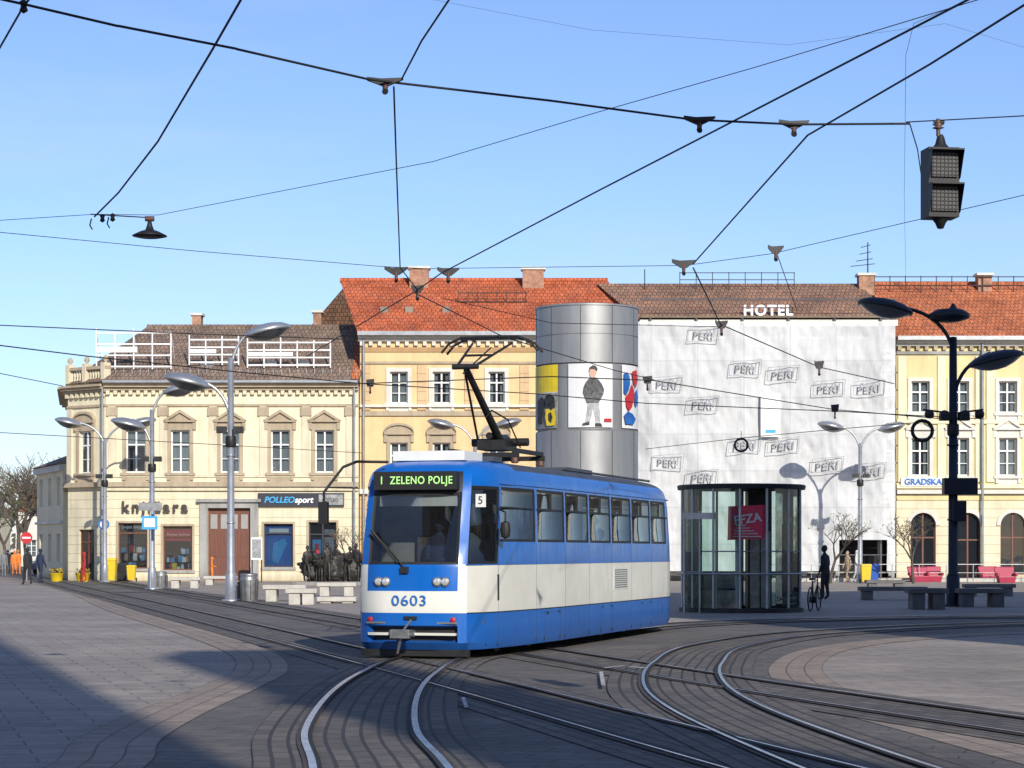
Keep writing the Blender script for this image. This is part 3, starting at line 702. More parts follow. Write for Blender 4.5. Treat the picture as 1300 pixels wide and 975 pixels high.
# ---------------------------------------------------------------- side street houses, off-frame buildings sized for the shadows they cast
def house(name,x0,x1,y0,y1,h,hr,wallm,roofm,M=None,step=3.2):
    g=group(name); b=B('walls'); w=B('windows'); r=B('roof')
    for q in(b,w,r): q.T=M
    n=max(1,int((x1-x0)/step)); fl=max(1,int(h/3.2)); ops=[]
    for i in range(n):
        cx=x0+(x1-x0)*(i+.5)/n
        for j in range(fl): ops.append((cx-.55,cx+.55,1.0+j*h/fl,1.0+j*h/fl+min(1.9,h/fl*.5)))
    wall(b,x0,x1,0,h,y0,ops,wallm); 
    for o in ops: window(w,*o,y0)
    shell(b,x0,x1,y0,y1,h,wallm)
    b.box(x0,x1,y0-.25,y0+.03,h-.4,h-.02,'white_trim'); b.box(x0,x1,y0-.15,y0+.03,h*.5-.1,h*.5+.05,'white_trim')
    ym=(y0+y1)/2
    roof(r,x0,x1,y0-.4,ym,y1+.4,h,h+hr,roofm)
    b.done(g);w.done(g);r.done(g)
# next house along the side street, attached to the back of the corner building, facing the street
pa=P(47,700,140.5); pb=P(80,700,132.5); L=(Vector((pb.x,pb.y))-Vector((pa.x,pa.y))).length; an=math.atan2(pb.y-pa.y,pb.x-pa.x)
house('street_house',0,L,0,7,6.9,1.5,'cream_wall','tile_brown',Matrix.Translation((pa.x,pa.y,0))@Matrix.Rotation(an,4,'Z'),step=2.8)
house('street_house',-56,-45.5,190,200,4.6,2.4,'cream_wall','tile_orange')
house('street_house',-75,-58,188,200,6.5,3,'peach_wall','tile_brown')
house('street_house',-54,-44,240,250,6.0,3,'white_trim','tile_orange')
g=group('shadow_casting_buildings'); b=B('wide_shadow_block'); b.box(-32,7.65,-32,-15,0,29,'shadow_block_brick')  # unseen block behind the camera, shaped to shade the left foreground
for i in range(9): b.prism([(-29+i*4,5),(-27.4+i*4,5),(-27.4+i*4,17),(-28.2+i*4,18.5),(-29+i*4,17)],-14.96,-14.9,'dark_room')
b.done(g); b=B('narrow_shadow_block'); b.box(10.3,12.6,-17.5,-15,0,25.2,'shadow_block_brick'); b.box(10.1,12.8,-17.7,-14.8,20,20.4,'white_trim'); b.box(10.9,12,-14.97,-14.9,15,18,'dark_room'); b.done(g)  # unseen slim block, invented to cast the second foreground shadow band
house('corner_office_building',0,25,0,29,22,3,'grey_stone','tile_brown',Matrix.Translation((16,40.5,0))@Matrix.Rotation(math.radians(-90),4,'Z'))

# ---------------------------------------------------------------- trees
def tree(name,loc,h,spread,levels=5,seed=0,leaf=0,tm='bark',r0=None,budm='bud_leaf'):
    rd=random.Random(seed); b=B(name)
    def rec(p,d,l,r,lv):
        q=p; seg=3 if lv<2 else 2
        for s_ in range(seg):
            dd=(d+Vector((rd.uniform(-1,1),rd.uniform(-1,1),rd.uniform(-.3,.7)))*.14).normalized()
            nq=q+dd*l/seg; rr=r*(1-.35*(s_+1)/seg)
            b.cyl(q,nq,r*(1-.35*s_/seg),rr,6 if lv<2 else 3,tm if lv<3 else 'twig',cap=False); q=nq; d=dd
            if lv>=2 and lv<levels and rd.random()<.6:
                sd=(d+Vector((rd.uniform(-1,1),rd.uniform(-1,1),rd.uniform(-.4,.6)))*1.0).normalized(); rec(q,sd,l*.5,rr*.5,lv+2)
        if lv>=levels:
            if leaf and rd.random()<leaf:
                for _ in range(3):
                    c=q+Vector((rd.uniform(-1,1),rd.uniform(-1,1),rd.uniform(-1,1)))*.12; s_=rd.uniform(.03,.07)*(h/4)**.5
                    u=Vector((rd.uniform(-1,1),rd.uniform(-1,1),rd.uniform(-1,1))).normalized(); v_=u.orthogonal()
                    b.poly([c-u*s_,c+v_*s_*.5,c+u*s_,c-v_*s_*.5],budm)
            return
        n=rd.choice([3,3,4]) if lv<3 else rd.choice([2,3])
        for i in range(n):
            a=2*math.pi*(i+rd.random()*.7)/n; up=rd.uniform(.5,1.1)
            nd=(d*up+Vector((math.cos(a),math.sin(a),0))*spread*rd.uniform(.6,1)).normalized()
            rec(q,nd,l*rd.uniform(.62,.82),r*.6,lv+1)
    rec(Vector((0,0,-.05)),Vector((0,0,1)),h*.3,r0 or h*.022,0)
    return b.done(loc=loc)
for i,(px,d,h,lf) in enumerate(((36,180,10.5,.15),(52,215,12.5,.1),(8,172,7.5,.95),(-20,215,10,.3),(66,240,13,.1),(22,215,11.5,.2),(44,250,13.5,.1))):
    p=P(px,700,d); tree('bare_tree',(p.x,p.y,0),h,.75,5,seed=i+1,leaf=lf,r0=h*.026)
for i,(px,py,h,lv) in enumerate(((1054,741,4.3,5),(1160,741,4.1,5),(436,738.6,3.8,5))):
    p=G(px,py); tree('young_tree',(p.x,p.y,0),h,.7,lv,seed=20+i,leaf=.12)
b=B('distant_treeline'); rd=random.Random(4)
for i in range(2600):
    x=rd.uniform(-260,-30); hh=6+4*math.sin(x*.11)+3*math.sin(x*.37+1); z=rd.uniform(0,1)**.7*hh; s_=rd.uniform(.3,.9)
    c=Vector((x,420+rd.uniform(-8,8),z)); u=Vector((rd.uniform(-1,1),rd.uniform(-.5,.5),rd.uniform(-1,1))).normalized()*s_; v_=u.orthogonal()*rd.uniform(.3,.9)
    b.poly([c-u,c+v_,c+u,c-v_],rd.choice(['twig','bark','bud_leaf']))
b.done()

# ---------------------------------------------------------------- people
def human(name,loc,rz,h=1.75,stride=.0,top='cloth_black',legs='cloth_jeans',hair='hair_dark',bend=0,sit=False,override=None,parent=None,lean=0,longhair=False):
    s=h/1.75; J=[];R=[];E=[];lab=[]
    def j(p,r): J.append(Vector(p)); R.append(r); return len(J)-1
    def e(a,b_,l): E.append((a,b_)); lab.append(l)
    zoff=-.48 if sit else 0
    pel=j((0,0,.95),.150); sp=j((0,-lean*.4,1.13),.145); ch=j((0,-lean*.8,1.32),.158); nk=j((0,-lean,1.47),.062); hd=j((0,-lean-.01,1.56),.058)
    e(pel,sp,'t');e(sp,ch,'t');e(ch,nk,'t');e(nk,hd,'s')
    for sg in(-1,1):
        st=stride*sg
        hp=j((.085*sg,0,.88),.105)
        if sit: kn=j((.12*sg,-.44,.93),.068); an_=j((.12*sg,-.46,.53),.046); to=j((.12*sg,-.62,.50),.037)
        else:
            kn=j((.095*sg,-st*.5-.03-abs(st)*.1,.50),.070); an_=j((.095*sg,-st*1.0,.085+(.06 if st<0 else 0)),.050); to=j((.11*sg,-st-.15,.04),.040)
        e(pel,hp,'l');e(hp,kn,'l');e(kn,an_,'l');e(an_,to,'f')
        sh=j((.155*sg,-lean*.85,1.39),.072); sw=-stride*sg*.6
        el=j((.205*sg,-lean*.7-sw*.3+.02,1.13),.056)
        bd=bend
        wr=j((.210*sg-(.10*bd*sg),-lean*.6-sw-.05-.2*bd,.90+.2*bd),.040); ha=j((.210*sg-(.15*bd*sg),-lean*.6-sw-.07-.26*bd,.82+.27*bd),.036)
        e(ch,sh,'t');e(sh,el,'t');e(el,wr,'t');e(wr,ha,'s')
        hv=(J[ha]-J[wr]).normalized()
        for fi in range(5):
            if fi==4: q=j(J[ha]+hv*.02+Vector((-.035*sg,-.03,0)),.011)
            else: q=j(J[ha]+hv*(.085-.008*abs(fi-1))+Vector((0,-.028+.019*fi,0)),.010)
            e(ha,q,'s')
    me=bpy.data.meshes.new('sk'); me.from_pydata([tuple(p) for p in J],E,[]) ; o=bpy.data.objects.new('sk',me); COL.objects.link(o)
    sm=o.modifiers.new('s','SKIN'); sm.use_smooth_shade=True
    sd=me.skin_vertices[0].data
    for i,r in enumerate(R): sd[i].radius=(r,r); sd[i].use_root=(i==0)
    ss=o.modifiers.new('u','SUBSURF'); ss.levels=1; ss.render_levels=1
    dg=bpy.context.evaluated_depsgraph_get(); dg.update(); me2=bpy.data.meshes.new_from_object(o.evaluated_get(dg))
    bpy.data.objects.remove(o)
    mats=[top,legs,'skin','shoe',hair,'eye_dark']
    if override: mats=[override]*6
    idx={'t':0,'l':1,'s':2,'f':3}
    bm=bmesh.new(); bm.from_mesh(me2)
    for f in bm.faces:
        c=f.calc_center_median(); best=1e9;bl='t'
        for (a,b_),l in zip(E,lab):
            A=J[a];Bv=J[b_];ab=Bv-A; tt=max(0,min(1,(c-A).dot(ab)/ab.length_squared)); d_=(A+ab*tt-c).length-(R[a]*(1-tt)+R[b_]*tt)
            if l=='l' and (a==0): d_+=.02
            if d_<best: best=d_;bl=l
        f.material_index=idx[bl]; f.smooth=True
        if bl=='s' and c.z<1.49 and c.z>1.2 and abs(c.x)<.1: f.material_index=0
    for v_ in bm.verts:
        if v_.co.z>.95 and v_.co.z<1.45 and abs(v_.co.x)<.16: v_.co.y=(v_.co.y+lean*.7)*.8-lean*.7
    hc=Vector((0,-lean-.02,1.635))
    def ell(c,rx,ry,rz_,mi,n=12):
        r=bmesh.ops.create_uvsphere(bm,u_segments=n,v_segments=max(6,n-3),radius=1,matrix=Matrix.Translation(c)@Matrix.Diagonal((rx,ry,rz_,1)))
        for f in {f for v_ in r['verts'] for f in v_.link_faces}: f.material_index=mi; f.smooth=True
        return r['verts']
    vs=ell(hc,.078,.094,.112,2,14)
    for v_ in vs:
        if v_.co.z<hc.z-.03: v_.co.x*=.84
    ell(hc+Vector((0,-.095,-.012)),.013,.02,.022,2,8)
    for sg in(-1,1):
        ell(hc+Vector((.03*sg,-.083,.012)),.012,.008,.008,5,8); ell(hc+Vector((.078*sg,.0,-.005)),.012,.022,.03,2,8)
    ell(hc+Vector((0,-.084,-.055)),.024,.008,.006,3,8)
    vs=ell(hc+Vector((0,.018,.022)),.087,.094,.108,4,14)
    for v_ in vs:
        if v_.co.y<hc.y-.03 and v_.co.z<hc.z+.055: v_.co.y+=.055; v_.co.x*=.85
    if longhair: ell(hc+Vector((0,.06,-.09)),.075,.045,.14,4,12)
    for v_ in bm.verts: v_.co*=s; 
    if sit:
        for v_ in bm.verts: v_.co.z+=zoff*s
    bm.to_mesh(me2); bm.free(); me2.name=name; me2.materials.clear()
    for m_ in mats: me2.materials.append(MATS[m_])
    o=bpy.data.objects.new(name,me2); COL.objects.link(o); o.location=loc; o.rotation_euler=(0,0,rz)
    if parent:o.parent=parent
    return o
def ped(name,px,py,rz,**k):
    p=G(px,py); return human(name,(p.x,p.y,.012),math.radians(rz),**k)
ped('pedestrian',35,742.5,215,stride=.24,top='cloth_black',legs='cloth_grey',h=1.82)
ped('pedestrian',51,740.5,150,stride=.22,top='cloth_navy',legs='cloth_jeans',h=1.78)
ped('pedestrian',23,729.5,20,stride=.2,top='cloth_orange',legs='cloth_navy',h=1.75)
ped('pedestrian',18,730,10,stride=.15,top='cloth_orange',legs='cloth_navy',h=1.7)
ped('pedestrian',5,732,10,stride=.15,top='cloth_grey',legs='cloth_navy',h=1.7)
ped('pedestrian',10,728,200,stride=.2,top='cloth_black',legs='cloth_jeans',h=1.75)
ped('pedestrian',107,739,-80,stride=.1,top='cloth_red',legs='cloth_black',h=1.6,hair='hair_light',longhair=True)
ped('pedestrian',269,740,100,top='cloth_orange',legs='cloth_black',h=1.35,bend=1)
ped('pedestrian',1048,762.5,230,top='cloth_black',legs='cloth_black',h=1.84,bend=.25,lean=.03,stride=.04)
ped('pedestrian',1088,739,60,stride=.2,top='cloth_white',legs='cloth_grey',h=1.7,hair='hair_light',longhair=True)
ped('pedestrian',1076,739.5,-60,stride=.15,top='cloth_tan',legs='cloth_jeans',h=1.65)
ped('pedestrian',403,741,30,top='cloth_red',legs='cloth_black',h=1.7,bend=.5)

# ---------------------------------------------------------------- monument
p=G(424,743); g=group('bronze_monument',(p.x,p.y,0))
b=B('plinth'); b.box(-1.9,1.9,-.9,.9,0,.18,'grey_stone'); b.done(g)
for i,(x,y,rz,h,ln,bd) in enumerate(((-1.3,-.3,20,1.75,.15,.6),(-.85,-.2,-30,1.6,.25,1),(-.3,-.4,10,1.9,.1,.4),(.15,.1,-10,1.85,.2,.8),(.65,-.35,35,1.7,.3,1),(1.15,-.1,-20,1.85,.15,.5),(1.5,-.4,10,1.6,.3,.9),(-.6,-.6,0,1.3,.3,1))):
    human('figure',(x,y,.18),math.radians(rz),h=h,lean=ln,bend=bd,stride=.12,override='bronze',parent=g)
b=B('cloak_mass'); bm=bmesh.new(); bmesh.ops.create_icosphere(bm,subdivisions=5,radius=1)
vs=[]
for v_ in bm.verts:
    q=v_.co.copy(); n_=mathutils.noise.noise(Vector((q.x*4,q.y*2,q.z*1.2)))*.38+mathutils.noise.noise(q*8)*.14
    q=q*(1+n_); vs.append((q.x*1.6,q.y*.38+.05,q.z*.72+.80))
b.add(vs,[[v_.index for v_ in f.verts] for f in bm.faces],'bronze',True); bm.free(); b.done(g)

# ---------------------------------------------------------------- street lamps
def lamp(px,d,heads,m='pole_silver',extra=True,hr=.78,pr=.13,headm=None):
    x=(px-650)*d/F; g=group('street_lamp',(x,d,0)); b=B('pole')
    hz=[1.65+(700-hy)*d/F for hx,hy in heads]; hx_=[(a-px)*d/F for a,_ in heads]
    top=max(hz)-.9
    b.lathe([(.3,0),(.3,.06),(pr+.06,.08),(pr+.05,.9),(pr,.95),(pr*.75,top),(.0,top+.02)],14,m)
    for z_ in(.95,2.6,top*.6): b.lathe([(pr+.0,z_-.03),(pr+.025,z_-.02),(pr+.025,z_+.02),(pr-.02,z_+.03)],14,m)
    b.done(g); b=B('arms_and_heads')
    for z,dx in zip(hz,hx_):
        sg=1 if dx>0 else -1; z0=min(top-.05,z-1.5); pts=[]
        for i in range(11):
            a=i/10*math.pi/2; ex=abs(dx)-.35
            pts.append(Vector((sg*ex*(1-math.cos(a)),0,z0+(z-.02-z0)*math.sin(a))))
        b.tube(pts,.055,m,8)
        M_=Matrix.Translation((dx,0,z))@Matrix.Rotation(math.radians(-13*sg),4,'Y')
        hm=headm or m
        b.lathe([(0,.24),(hr*.35,.225),(hr*.7,.16),(hr*.95,.05),(hr,-.02),(hr*.97,-.07),(hr*.9,-.08)],28,hm,M_)
        b.lathe([(hr*.9,-.08),(hr*.6,-.22),(hr*.3,-.30),(0,-.32)],28,'lamp_glass',M_)
        b.cyl((dx-sg*.5,0,z-.02),(dx-sg*.15,0,z+.12),.1,.12,10,m)
    if extra:
        z=1.65+(700-548)*73/F
        for sg in(-1,1):
            b.cyl((0,0,z),(.45*sg,-.1,z+.05),.03,.03,6,m); b.box(.28*sg-.16,.28*sg+.16,-.32,-.05,z-.06,z+.16,'dark_metal'); b.cyl((.3*sg,-.35,z+.03),(.3*sg,-.3,z+.03),.07,.08,10,'black_rubber')
        b.lathe([(.16,0),(.18,.05),(.18,.3),(.16,.35)],12,'dark_metal',Matrix.Translation((0,0,z-.5)))
    b.done(g); return g
lamp(293,73,[(340,420),(238,484)])
lamp(193,96,[(229,494),(163,538)])
lamp(133,118,[(87,536),(181,536)],hr=.75)
lamp(603,116,[(560,538),(645,537)],hr=.75,extra=False)
lamp(1092,117,[(1055,541),(1132,542)],hr=.75)
g=lamp(1210,66,[(1124,390),(1264,456)],'shaded_pole_dark_roof',hr=.85,pr=.15)
b=B('mounted_equipment'); z=lambda y:1.65+(700-y)*66/F
b.lathe([(.12,z(398)),(.16,z(398)+.1),(.02,z(385))],12,'shaded_pole_dark_roof'); b.lathe([(0,.2),(.4,.16),(.62,.02),(.6,-.1),(.3,-.2),(0,-.22)],20,'shaded_pole_dark_roof',Matrix.Translation((-.12,0,z(400)))); b.box(-.3,.7,-.2,.2,z(628),z(607),'shaded_pole_dark_roof'); b.box(-.05,.35,-.25,.25,z(662),z(636),'shaded_pole_dark_roof')
b.cyl((0,0,z(525)),(-.9,0,z(520)),.03,.03,6,'shaded_pole_dark_roof')
for sx_ in(-.75,-.3,.32,.75):
    b.lathe([(0,.12),(.12,.08),(.15,0),(.12,-.12),(0,-.14)],12,'dark_metal',Matrix.Translation((sx_,-.2,z(526))))
b.cyl((0,0,z(525)),(.9,0,z(520)),.03,.03,6,'shaded_pole_dark_roof')
b.torus((-.94,-.1,z(547)),.30,.055,'black_rubber'); b.done(g)

# ---------------------------------------------------------------- advertising column
d=68.0; kx=d/F; p=P(745,700,d); g=group('advertising_column',(p.x,d,0)); r=65*kx; zz=lambda y:1.65+(700-y)*kx
b=B('cladding'); zt=zz(392)
prof=[(r,0)]
for y in(640,): prof+=[(r,zz(y)-.02),(r-.03,zz(y)-.015),(r-.03,zz(y)+.015),(r,zz(y)+.02)]
prof+=[(r,zz(550)),(r-.06,zz(549)+.03),(r-.06,zz(465)-.03),(r,zz(465)),(r,zz(430)-.02),(r-.02,zz(430)-.015),(r-.02,zz(430)+.015),(r,zz(430)+.02),(r,zt-.06),(r+.03,zt-.05),(r+.03,zt),(r-.1,zt+.02),(0,zt+.05)]
b.lathe(prof,64,'steel_cladding')
for i in range(10):
    a=2*math.pi*i/10+.16
    x_=math.cos(a)*(r+.001); y_=math.sin(a)*(r+.001)
    b.cyl((x_,y_,0),(x_,y_,zz(550)),.012,.012,4,'dark_metal'); b.cyl((x_,y_,zz(465)),(x_,y_,zt-.06),.012,.012,4,'dark_metal')
o=b.done(g)
try: o.data.set_sharp_from_angle(angle=math.radians(35))
except Exception as ex: print(ex)
def cpatch(b,a0,a1,z0,z1,rr,m,n=10):
    vs=[]
    for i in range(n+1):
        a=a0+(a1-a0)*i/n; vs+=[(rr*math.sin(a),-rr*math.cos(a),z0),(rr*math.sin(a),-rr*math.cos(a),z1)]
    b.add(vs,[(2*i,2*i+2,2*i+3,2*i+1) for i in range(n)],m)
A=lambda px: math.asin(max(-.995,min(.995,(px-745)/65)))
b=B('posters'); z0=zz(546);z1=zz(467)
cpatch(b,A(681)-.9,A(707),z0,z1,r+.0,'poster_white',14); cpatch(b,A(681)-.9,A(707),zz(501),z1,r+.004,'poster_yellow',14); cpatch(b,A(720),A(775),z0,z1,r,'poster_white'); cpatch(b,A(787),A(809)+.8,z0,z1,r,'poster_white',14)
cpatch(b,A(681)-.9,A(707),z0,zz(502),r+.004,'poster_grey',14)
def curved(b,pts,rr,m):
    f=lambda q:(rr*math.sin(A(q[0])),-rr*math.cos(A(q[0])),zz(q[1]))
    b.poly([f(q) for q in pts][::-1],m)
rr=r+.018
for i,(pts,m_) in enumerate((([(744,514),(750,515),(750,524),(748,534),(746,540),(741,540),(743,526)],'trouser_print'),([(750,515),(757,514),(759,527),(759,541),(754,541),(752,528),(750,520)],'trouser_print'),
    ([(738,541),(746,539),(746,543),(737,544)],'poster_dark'),([(753,541),(760,541),(762,545),(753,545)],'poster_dark'),
    ([(741,491),(745,486),(748,484),(753,484),(757,487),(761,492),(764,499),(763,505),(760,511),(757,516),(743,516),(740,508),(738,503),(739,496)],'jacket_print'),
    ([(746,481),(746,475),(749,471),(753,472),(755,476),(754,481),(751,485),(748,485)],'skin'),([(745,478),(746,472),(750,469),(754,470),(756,474),(755,477),(752,474),(747,474)],'poster_dark'),
    ([(764,535),(773,535),(773,539),(764,539)],'sign_red'),
    ([(684,512),(688,506),(691,509),(692,520),(689,540),(684,540)],'poster_dark'),([(693,506),(698,503),(704,508),(705,520),(700,524),(694,518)],'poster_dark'),([(694,522),(704,522),(706,532),(705,543),(695,543),(693,532)],'poster_yellow'),([(697,528),(700,526),(702,533),(700,540),(697,536)],'poster_dark'),
    ([(788,478),(792,476),(795,481),(796,490),(794,499),(791,505),(788,502)],'poster_blue'),([(790,507),(795,500),(798,490),(801,498),(801,508),(798,520),(794,525),(791,518)],'sign_red'),([(798,475),(804,472),(806,484),(803,495),(800,488)],'sign_red'),([(788,530),(793,525),(799,528),(803,534),(800,541),(790,541)],'poster_blue'),([(801,502),(804,496),(806,505),(805,518),(802,516)],'poster_blue'))):
    curved(b,pts,rr+.0035*i,m_)
b.done(g)

# ---------------------------------------------------------------- glass pavilion
d=60.5; kx=d/F; p=P(941,700,d); g=group('glass_pavilion',(p.x,d,0)); r=76*kx; zz=lambda y:1.65+(700-y)*kx; zt=zz(622)
fr=B('frame'); gl=B('glass_walls'); n=14
fr.lathe([(0,zt+.14),(r+.08,zt+.13),(r+.12,zt+.10),(r+.10,zt),(0,zt-.02)],40,'shaded_pole_dark_roof',smooth=False)
fr.lathe([(r+.06,0),(r+.06,.12),(r-.05,.13)],40,'dark_metal',smooth=False)
for i in range(n):
    a=2*math.pi*i/n+.1; c_,s_=math.cos(a),math.sin(a)
    fr.cyl((r*c_,r*s_,.1),(r*c_,r*s_,zt),.035,.035,6,'pole_silver')
    if i!=10:
        a2=2*math.pi*(i+1)/n+.1; a1=a
        for q in range(3):
            b1=a1+(a2-a1)*q/3; b2=a1+(a2-a1)*(q+1)/3
            gl.poly([(r*math.cos(b1),r*math.sin(b1),.12),(r*math.cos(b2),r*math.sin(b2),.12),(r*math.cos(b2),r*math.sin(b2),zt),(r*math.cos(b1),r*math.sin(b1),zt)],'kiosk_glass')
for z_ in(zz(728),zz(700)):
    for i in range(28):
        a1=2*math.pi*i/28;a2=2*math.pi*(i+1)/28
        fr.cyl((r*math.cos(a1),r*math.sin(a1),z_),(r*math.cos(a2),r*math.sin(a2),z_),.018 if z_>1.5 else .03,None,5,'metal_grey')
for i in range(28): 
    a1=2*math.pi*i/28;a2=2*math.pi*(i+1)/28; R_=r+.12
    fr.cyl((R_*math.cos(a1),R_*math.sin(a1),1.05),(R_*math.cos(a2),R_*math.sin(a2),1.05),.025,None,6,'pole_silver')
fr.done(g); gl.done(g)
b=B('lift_shaft'); b.box(.2,.85,.1,.9,0,zt-.03,'dark_metal'); b.box(-1.2,-.05,.4,.46,0,1.1,'metal_grey')
b.box(.25,.51,.06,.098,.1,2.2,'metal_grey'); b.box(.55,.81,.06,.098,.1,2.2,'metal_grey')
for i in range(6): b.box(-1.2,-.1,-.0+i*.2,.2+i*.2,.9-i*.16,.95-i*.16,'metal_grey')
b.cyl((-.2,-.9,0),(-.2,-.9,zt),.06,.06,10,'pole_silver'); b.box(1.15,1.3,-.3,.3,.4,2.4,'bench_dark'); b.done(g)
b=B('poster'); b.prism([((918-941)*kx,zz(686)),((964-941)*kx,zz(684)),((967-941)*kx,zz(642)),((919-941)*kx,zz(644))],-1.25,-1.22,'poster_red')
for i in range(5): b.box(-.35+i*.02,.4-i*.1,-1.262,-1.251,zz(682)+i*.075,zz(682)+i*.075+.025,'poster_white')
b.done(g)
text('FFZA','poster_lettering',(.04,-1.27,zz(660)),.33,'poster_white',g,.004,off=.008,rot=(math.pi/2,math.radians(-8),0))
b=B('glass_screen')
for i,px in enumerate((864,884,905)):
    x_=(px-941)*kx; b.cyl((x_,-1.3+i*.15,0),(x_,-1.3+i*.15,zz(650)),.03,.03,6,'pole_silver')
b.poly([((864-941)*kx,-1.3,.1),((905-941)*kx,-1.0,.1),((905-941)*kx,-1.0,zz(652)),((864-941)*kx,-1.3,zz(652))],'kiosk_glass')
b.box((862-941)*kx,(905-941)*kx,-1.36,-1.31,zz(660),zz(652),'pole_silver')
b.cyl(((862-941)*kx,-1.3,zz(726)),((905-941)*kx,-1.0,zz(726)),.03,.03,6,'pole_silver'); b.done(g)
p=G(1034,776); g=group('bicycle',(p.x,p.y,0),math.radians(70)); b=B('frame_and_wheels')
for x_ in(-.52,.52):
    b.torus((x_,0,.34),.32,.02,'black_rubber')
    for i in range(8):
        a=math.pi*i/4; b.cyl((x_,0,.34),(x_+.3*math.cos(a),0,.34+.3*math.sin(a)),.003,.003,3,'metal_grey')
fp=[((-.52,0,.34),(-.15,0,.32)),((-.15,0,.32),(-.25,0,.85)),((-.25,0,.8),(.35,0,.85)),((-.15,0,.32),(.38,0,.75)),((-.52,0,.34),(-.25,0,.8)),((.52,0,.34),(.35,0,.98))]
for a_,c_ in fp: b.cyl(a_,c_,.018,.018,6,'dark_metal')
b.cyl((.35,-.28,1.0),(.35,.28,1.0),.014,.014,6,'dark_metal'); b.box(-.38,-.14,-.07,.07,.86,.92,'black_rubber'); b.cyl((-.15,-.1,.32),(-.15,.1,.32),.09,.09,10,'dark_metal')
b.done(g)

# ---------------------------------------------------------------- street furniture
def bench(px0,px1,py,hgt=.45,dep=.7,m='concrete_bench',rz=0):
    a=G(px0,py);c=G(px1,py);L=c.x-a.x; b=B('park_bench')
    b.box(0,L,0,dep,hgt-.14,hgt,m)
    n=max(2,int(L/1.6)+1)
    for i in range(n):
        x=.1+(L-.55)*i/(n-1); b.box(x,x+.35,.06,dep-.06,0,hgt-.142,m)
    b.done(loc=(a.x,a.y,0),rz=rz,bevel=.015)
bench(214,254,747,.5); bench(258,300,743,.45); bench(333,388,764,.55,.9); bench(362,402,768,.5,.8); bench(402,452,757,.5); bench(402,452,766,.2,1.0)
bench(1092,1178,762,.45,.6,'bench_dark'); bench(1155,1205,774,.6,.9,'bench_dark'); bench(1218,1280,771,.55,.9,'bench_dark'); bench(1100,1150,750,.45,.6,'bench_dark'); bench(1225,1290,757,.45,.6,'bench_dark')
def bin_(px,py,h,r,m='metal_grey'):
    p=G(px,py); b=B('litter_bin'); b.lathe([(r*.85,0),(r*.9,.05),(r,h*.8),(r,h*.82),(r*.92,h*.85),(r*.92,h*.95),(r,h),(r*.8,h+.03),(r*.8,h*.9),(0,h*.9)],16,m)
    for i in range(10):
        a=2*math.pi*i/10; b.cyl((r*.95*math.cos(a),r*.95*math.sin(a),.08),(1.03*r*math.cos(a),1.03*r*math.sin(a),h*.8),.012,.012,4,'dark_metal')
    b.done(loc=(p.x,p.y,0))
bin_(204,748,.75,.3); bin_(316,764,.9,.3); bin_(309,762,.6,.22,'dark_metal'); bin_(370,736.5,.8,.3); bin_(362,737,.7,.25)
def wheelie(px,py,h,m):
    p=G(px,py); b=B('wheeled_bin'); w_=h*.5
    b.add([(-w_*.42,-w_*.4,.1),(w_*.42,-w_*.4,.1),(w_*.42,w_*.4,.1),(-w_*.42,w_*.4,.1),(-w_*.52,-w_*.55,h*.88),(w_*.52,-w_*.55,h*.88),(w_*.52,w_*.5,h*.88),(-w_*.52,w_*.5,h*.88)],[(0,3,2,1),(4,5,6,7),(0,1,5,4),(1,2,6,5),(2,3,7,6),(3,0,4,7)],m)
    b.prism([(-w_*.56,h*.882),(w_*.56,h*.882),(w_*.5,h),(-w_*.5,h)],-w_*.6,w_*.56,m)
    for sg in(-1,1): b.cyl((sg*w_*.46,w_*.45,.11),(sg*w_*.56,w_*.45,.11),.11,.11,12,'black_rubber')
    b.box(-w_*.35,w_*.35,w_*.57,w_*.66,h*.9,h*.95,m)
    b.done(loc=(p.x,p.y,0),bevel=.02)
wheelie(140,739,1.3,'yellow_plastic'); wheelie(167,738.5,.9,'yellow_plastic'); wheelie(156,738,1.0,'dark_metal')
wheelie(1099,741,1.0,'yellow_plastic'); wheelie(1109,740,1.0,'blue_plastic')
def planter(px,py,m='yellow_plastic'):
    p=G(px,py); b=B('planter'); b.lathe([(.28,0),(.3,.05),(.4,.45),(.43,.47),(.38,.47),(.36,.42),(0,.42)],16,m)
    rd=random.Random(px)
    for i in range(80):
        c=Vector((rd.uniform(-.35,.35),rd.uniform(-.35,.35),rd.uniform(.42,.72))); u=Vector((rd.uniform(-1,1),rd.uniform(-1,1),rd.uniform(-1,1)))*.07; v_=u.orthogonal()*.6
        b.poly([c-u,c+v_,c+u,c-v_],rd.choice(['bud_leaf','bud_leaf','flower']))
    b.done(loc=(p.x,p.y,0))
planter(72,738.5); planter(105,738.5)
def lounge(px,py,s=.8):
    p=G(px,py); b=B('lounge_seat'); b.T=Matrix.Scale(s,4)
    b.add([(-.5,-.45,.0),(.5,-.45,0),(.6,-.5,.42),(-.6,-.5,.42),(-.5,.4,0),(.5,.4,0),(.6,.3,.42),(-.6,.3,.42)],[(0,1,2,3),(5,4,7,6),(1,5,6,2),(4,0,3,7),(3,2,6,7)],'red_plastic')
    b.add([(-.6,.3,.43),(.6,.3,.43),(.68,.55,1.05),(-.68,.55,1.05),(-.6,.45,.43),(.6,.45,.43),(.68,.68,1.03),(-.68,.68,1.03)],[(0,1,2,3),(5,4,7,6),(1,5,6,2),(4,0,3,7),(3,2,6,7)],'red_plastic')
    for sg in(-1,1): b.box(sg*.6-.08,sg*.6+.08,-.48,.35,.422,.66,'red_plastic')
    b.done(loc=(p.x,p.y,.004),bevel=.04)
for px,py in((1166,739),(1184,738.8),(1256,738.5),(1277,740)): lounge(px,py)
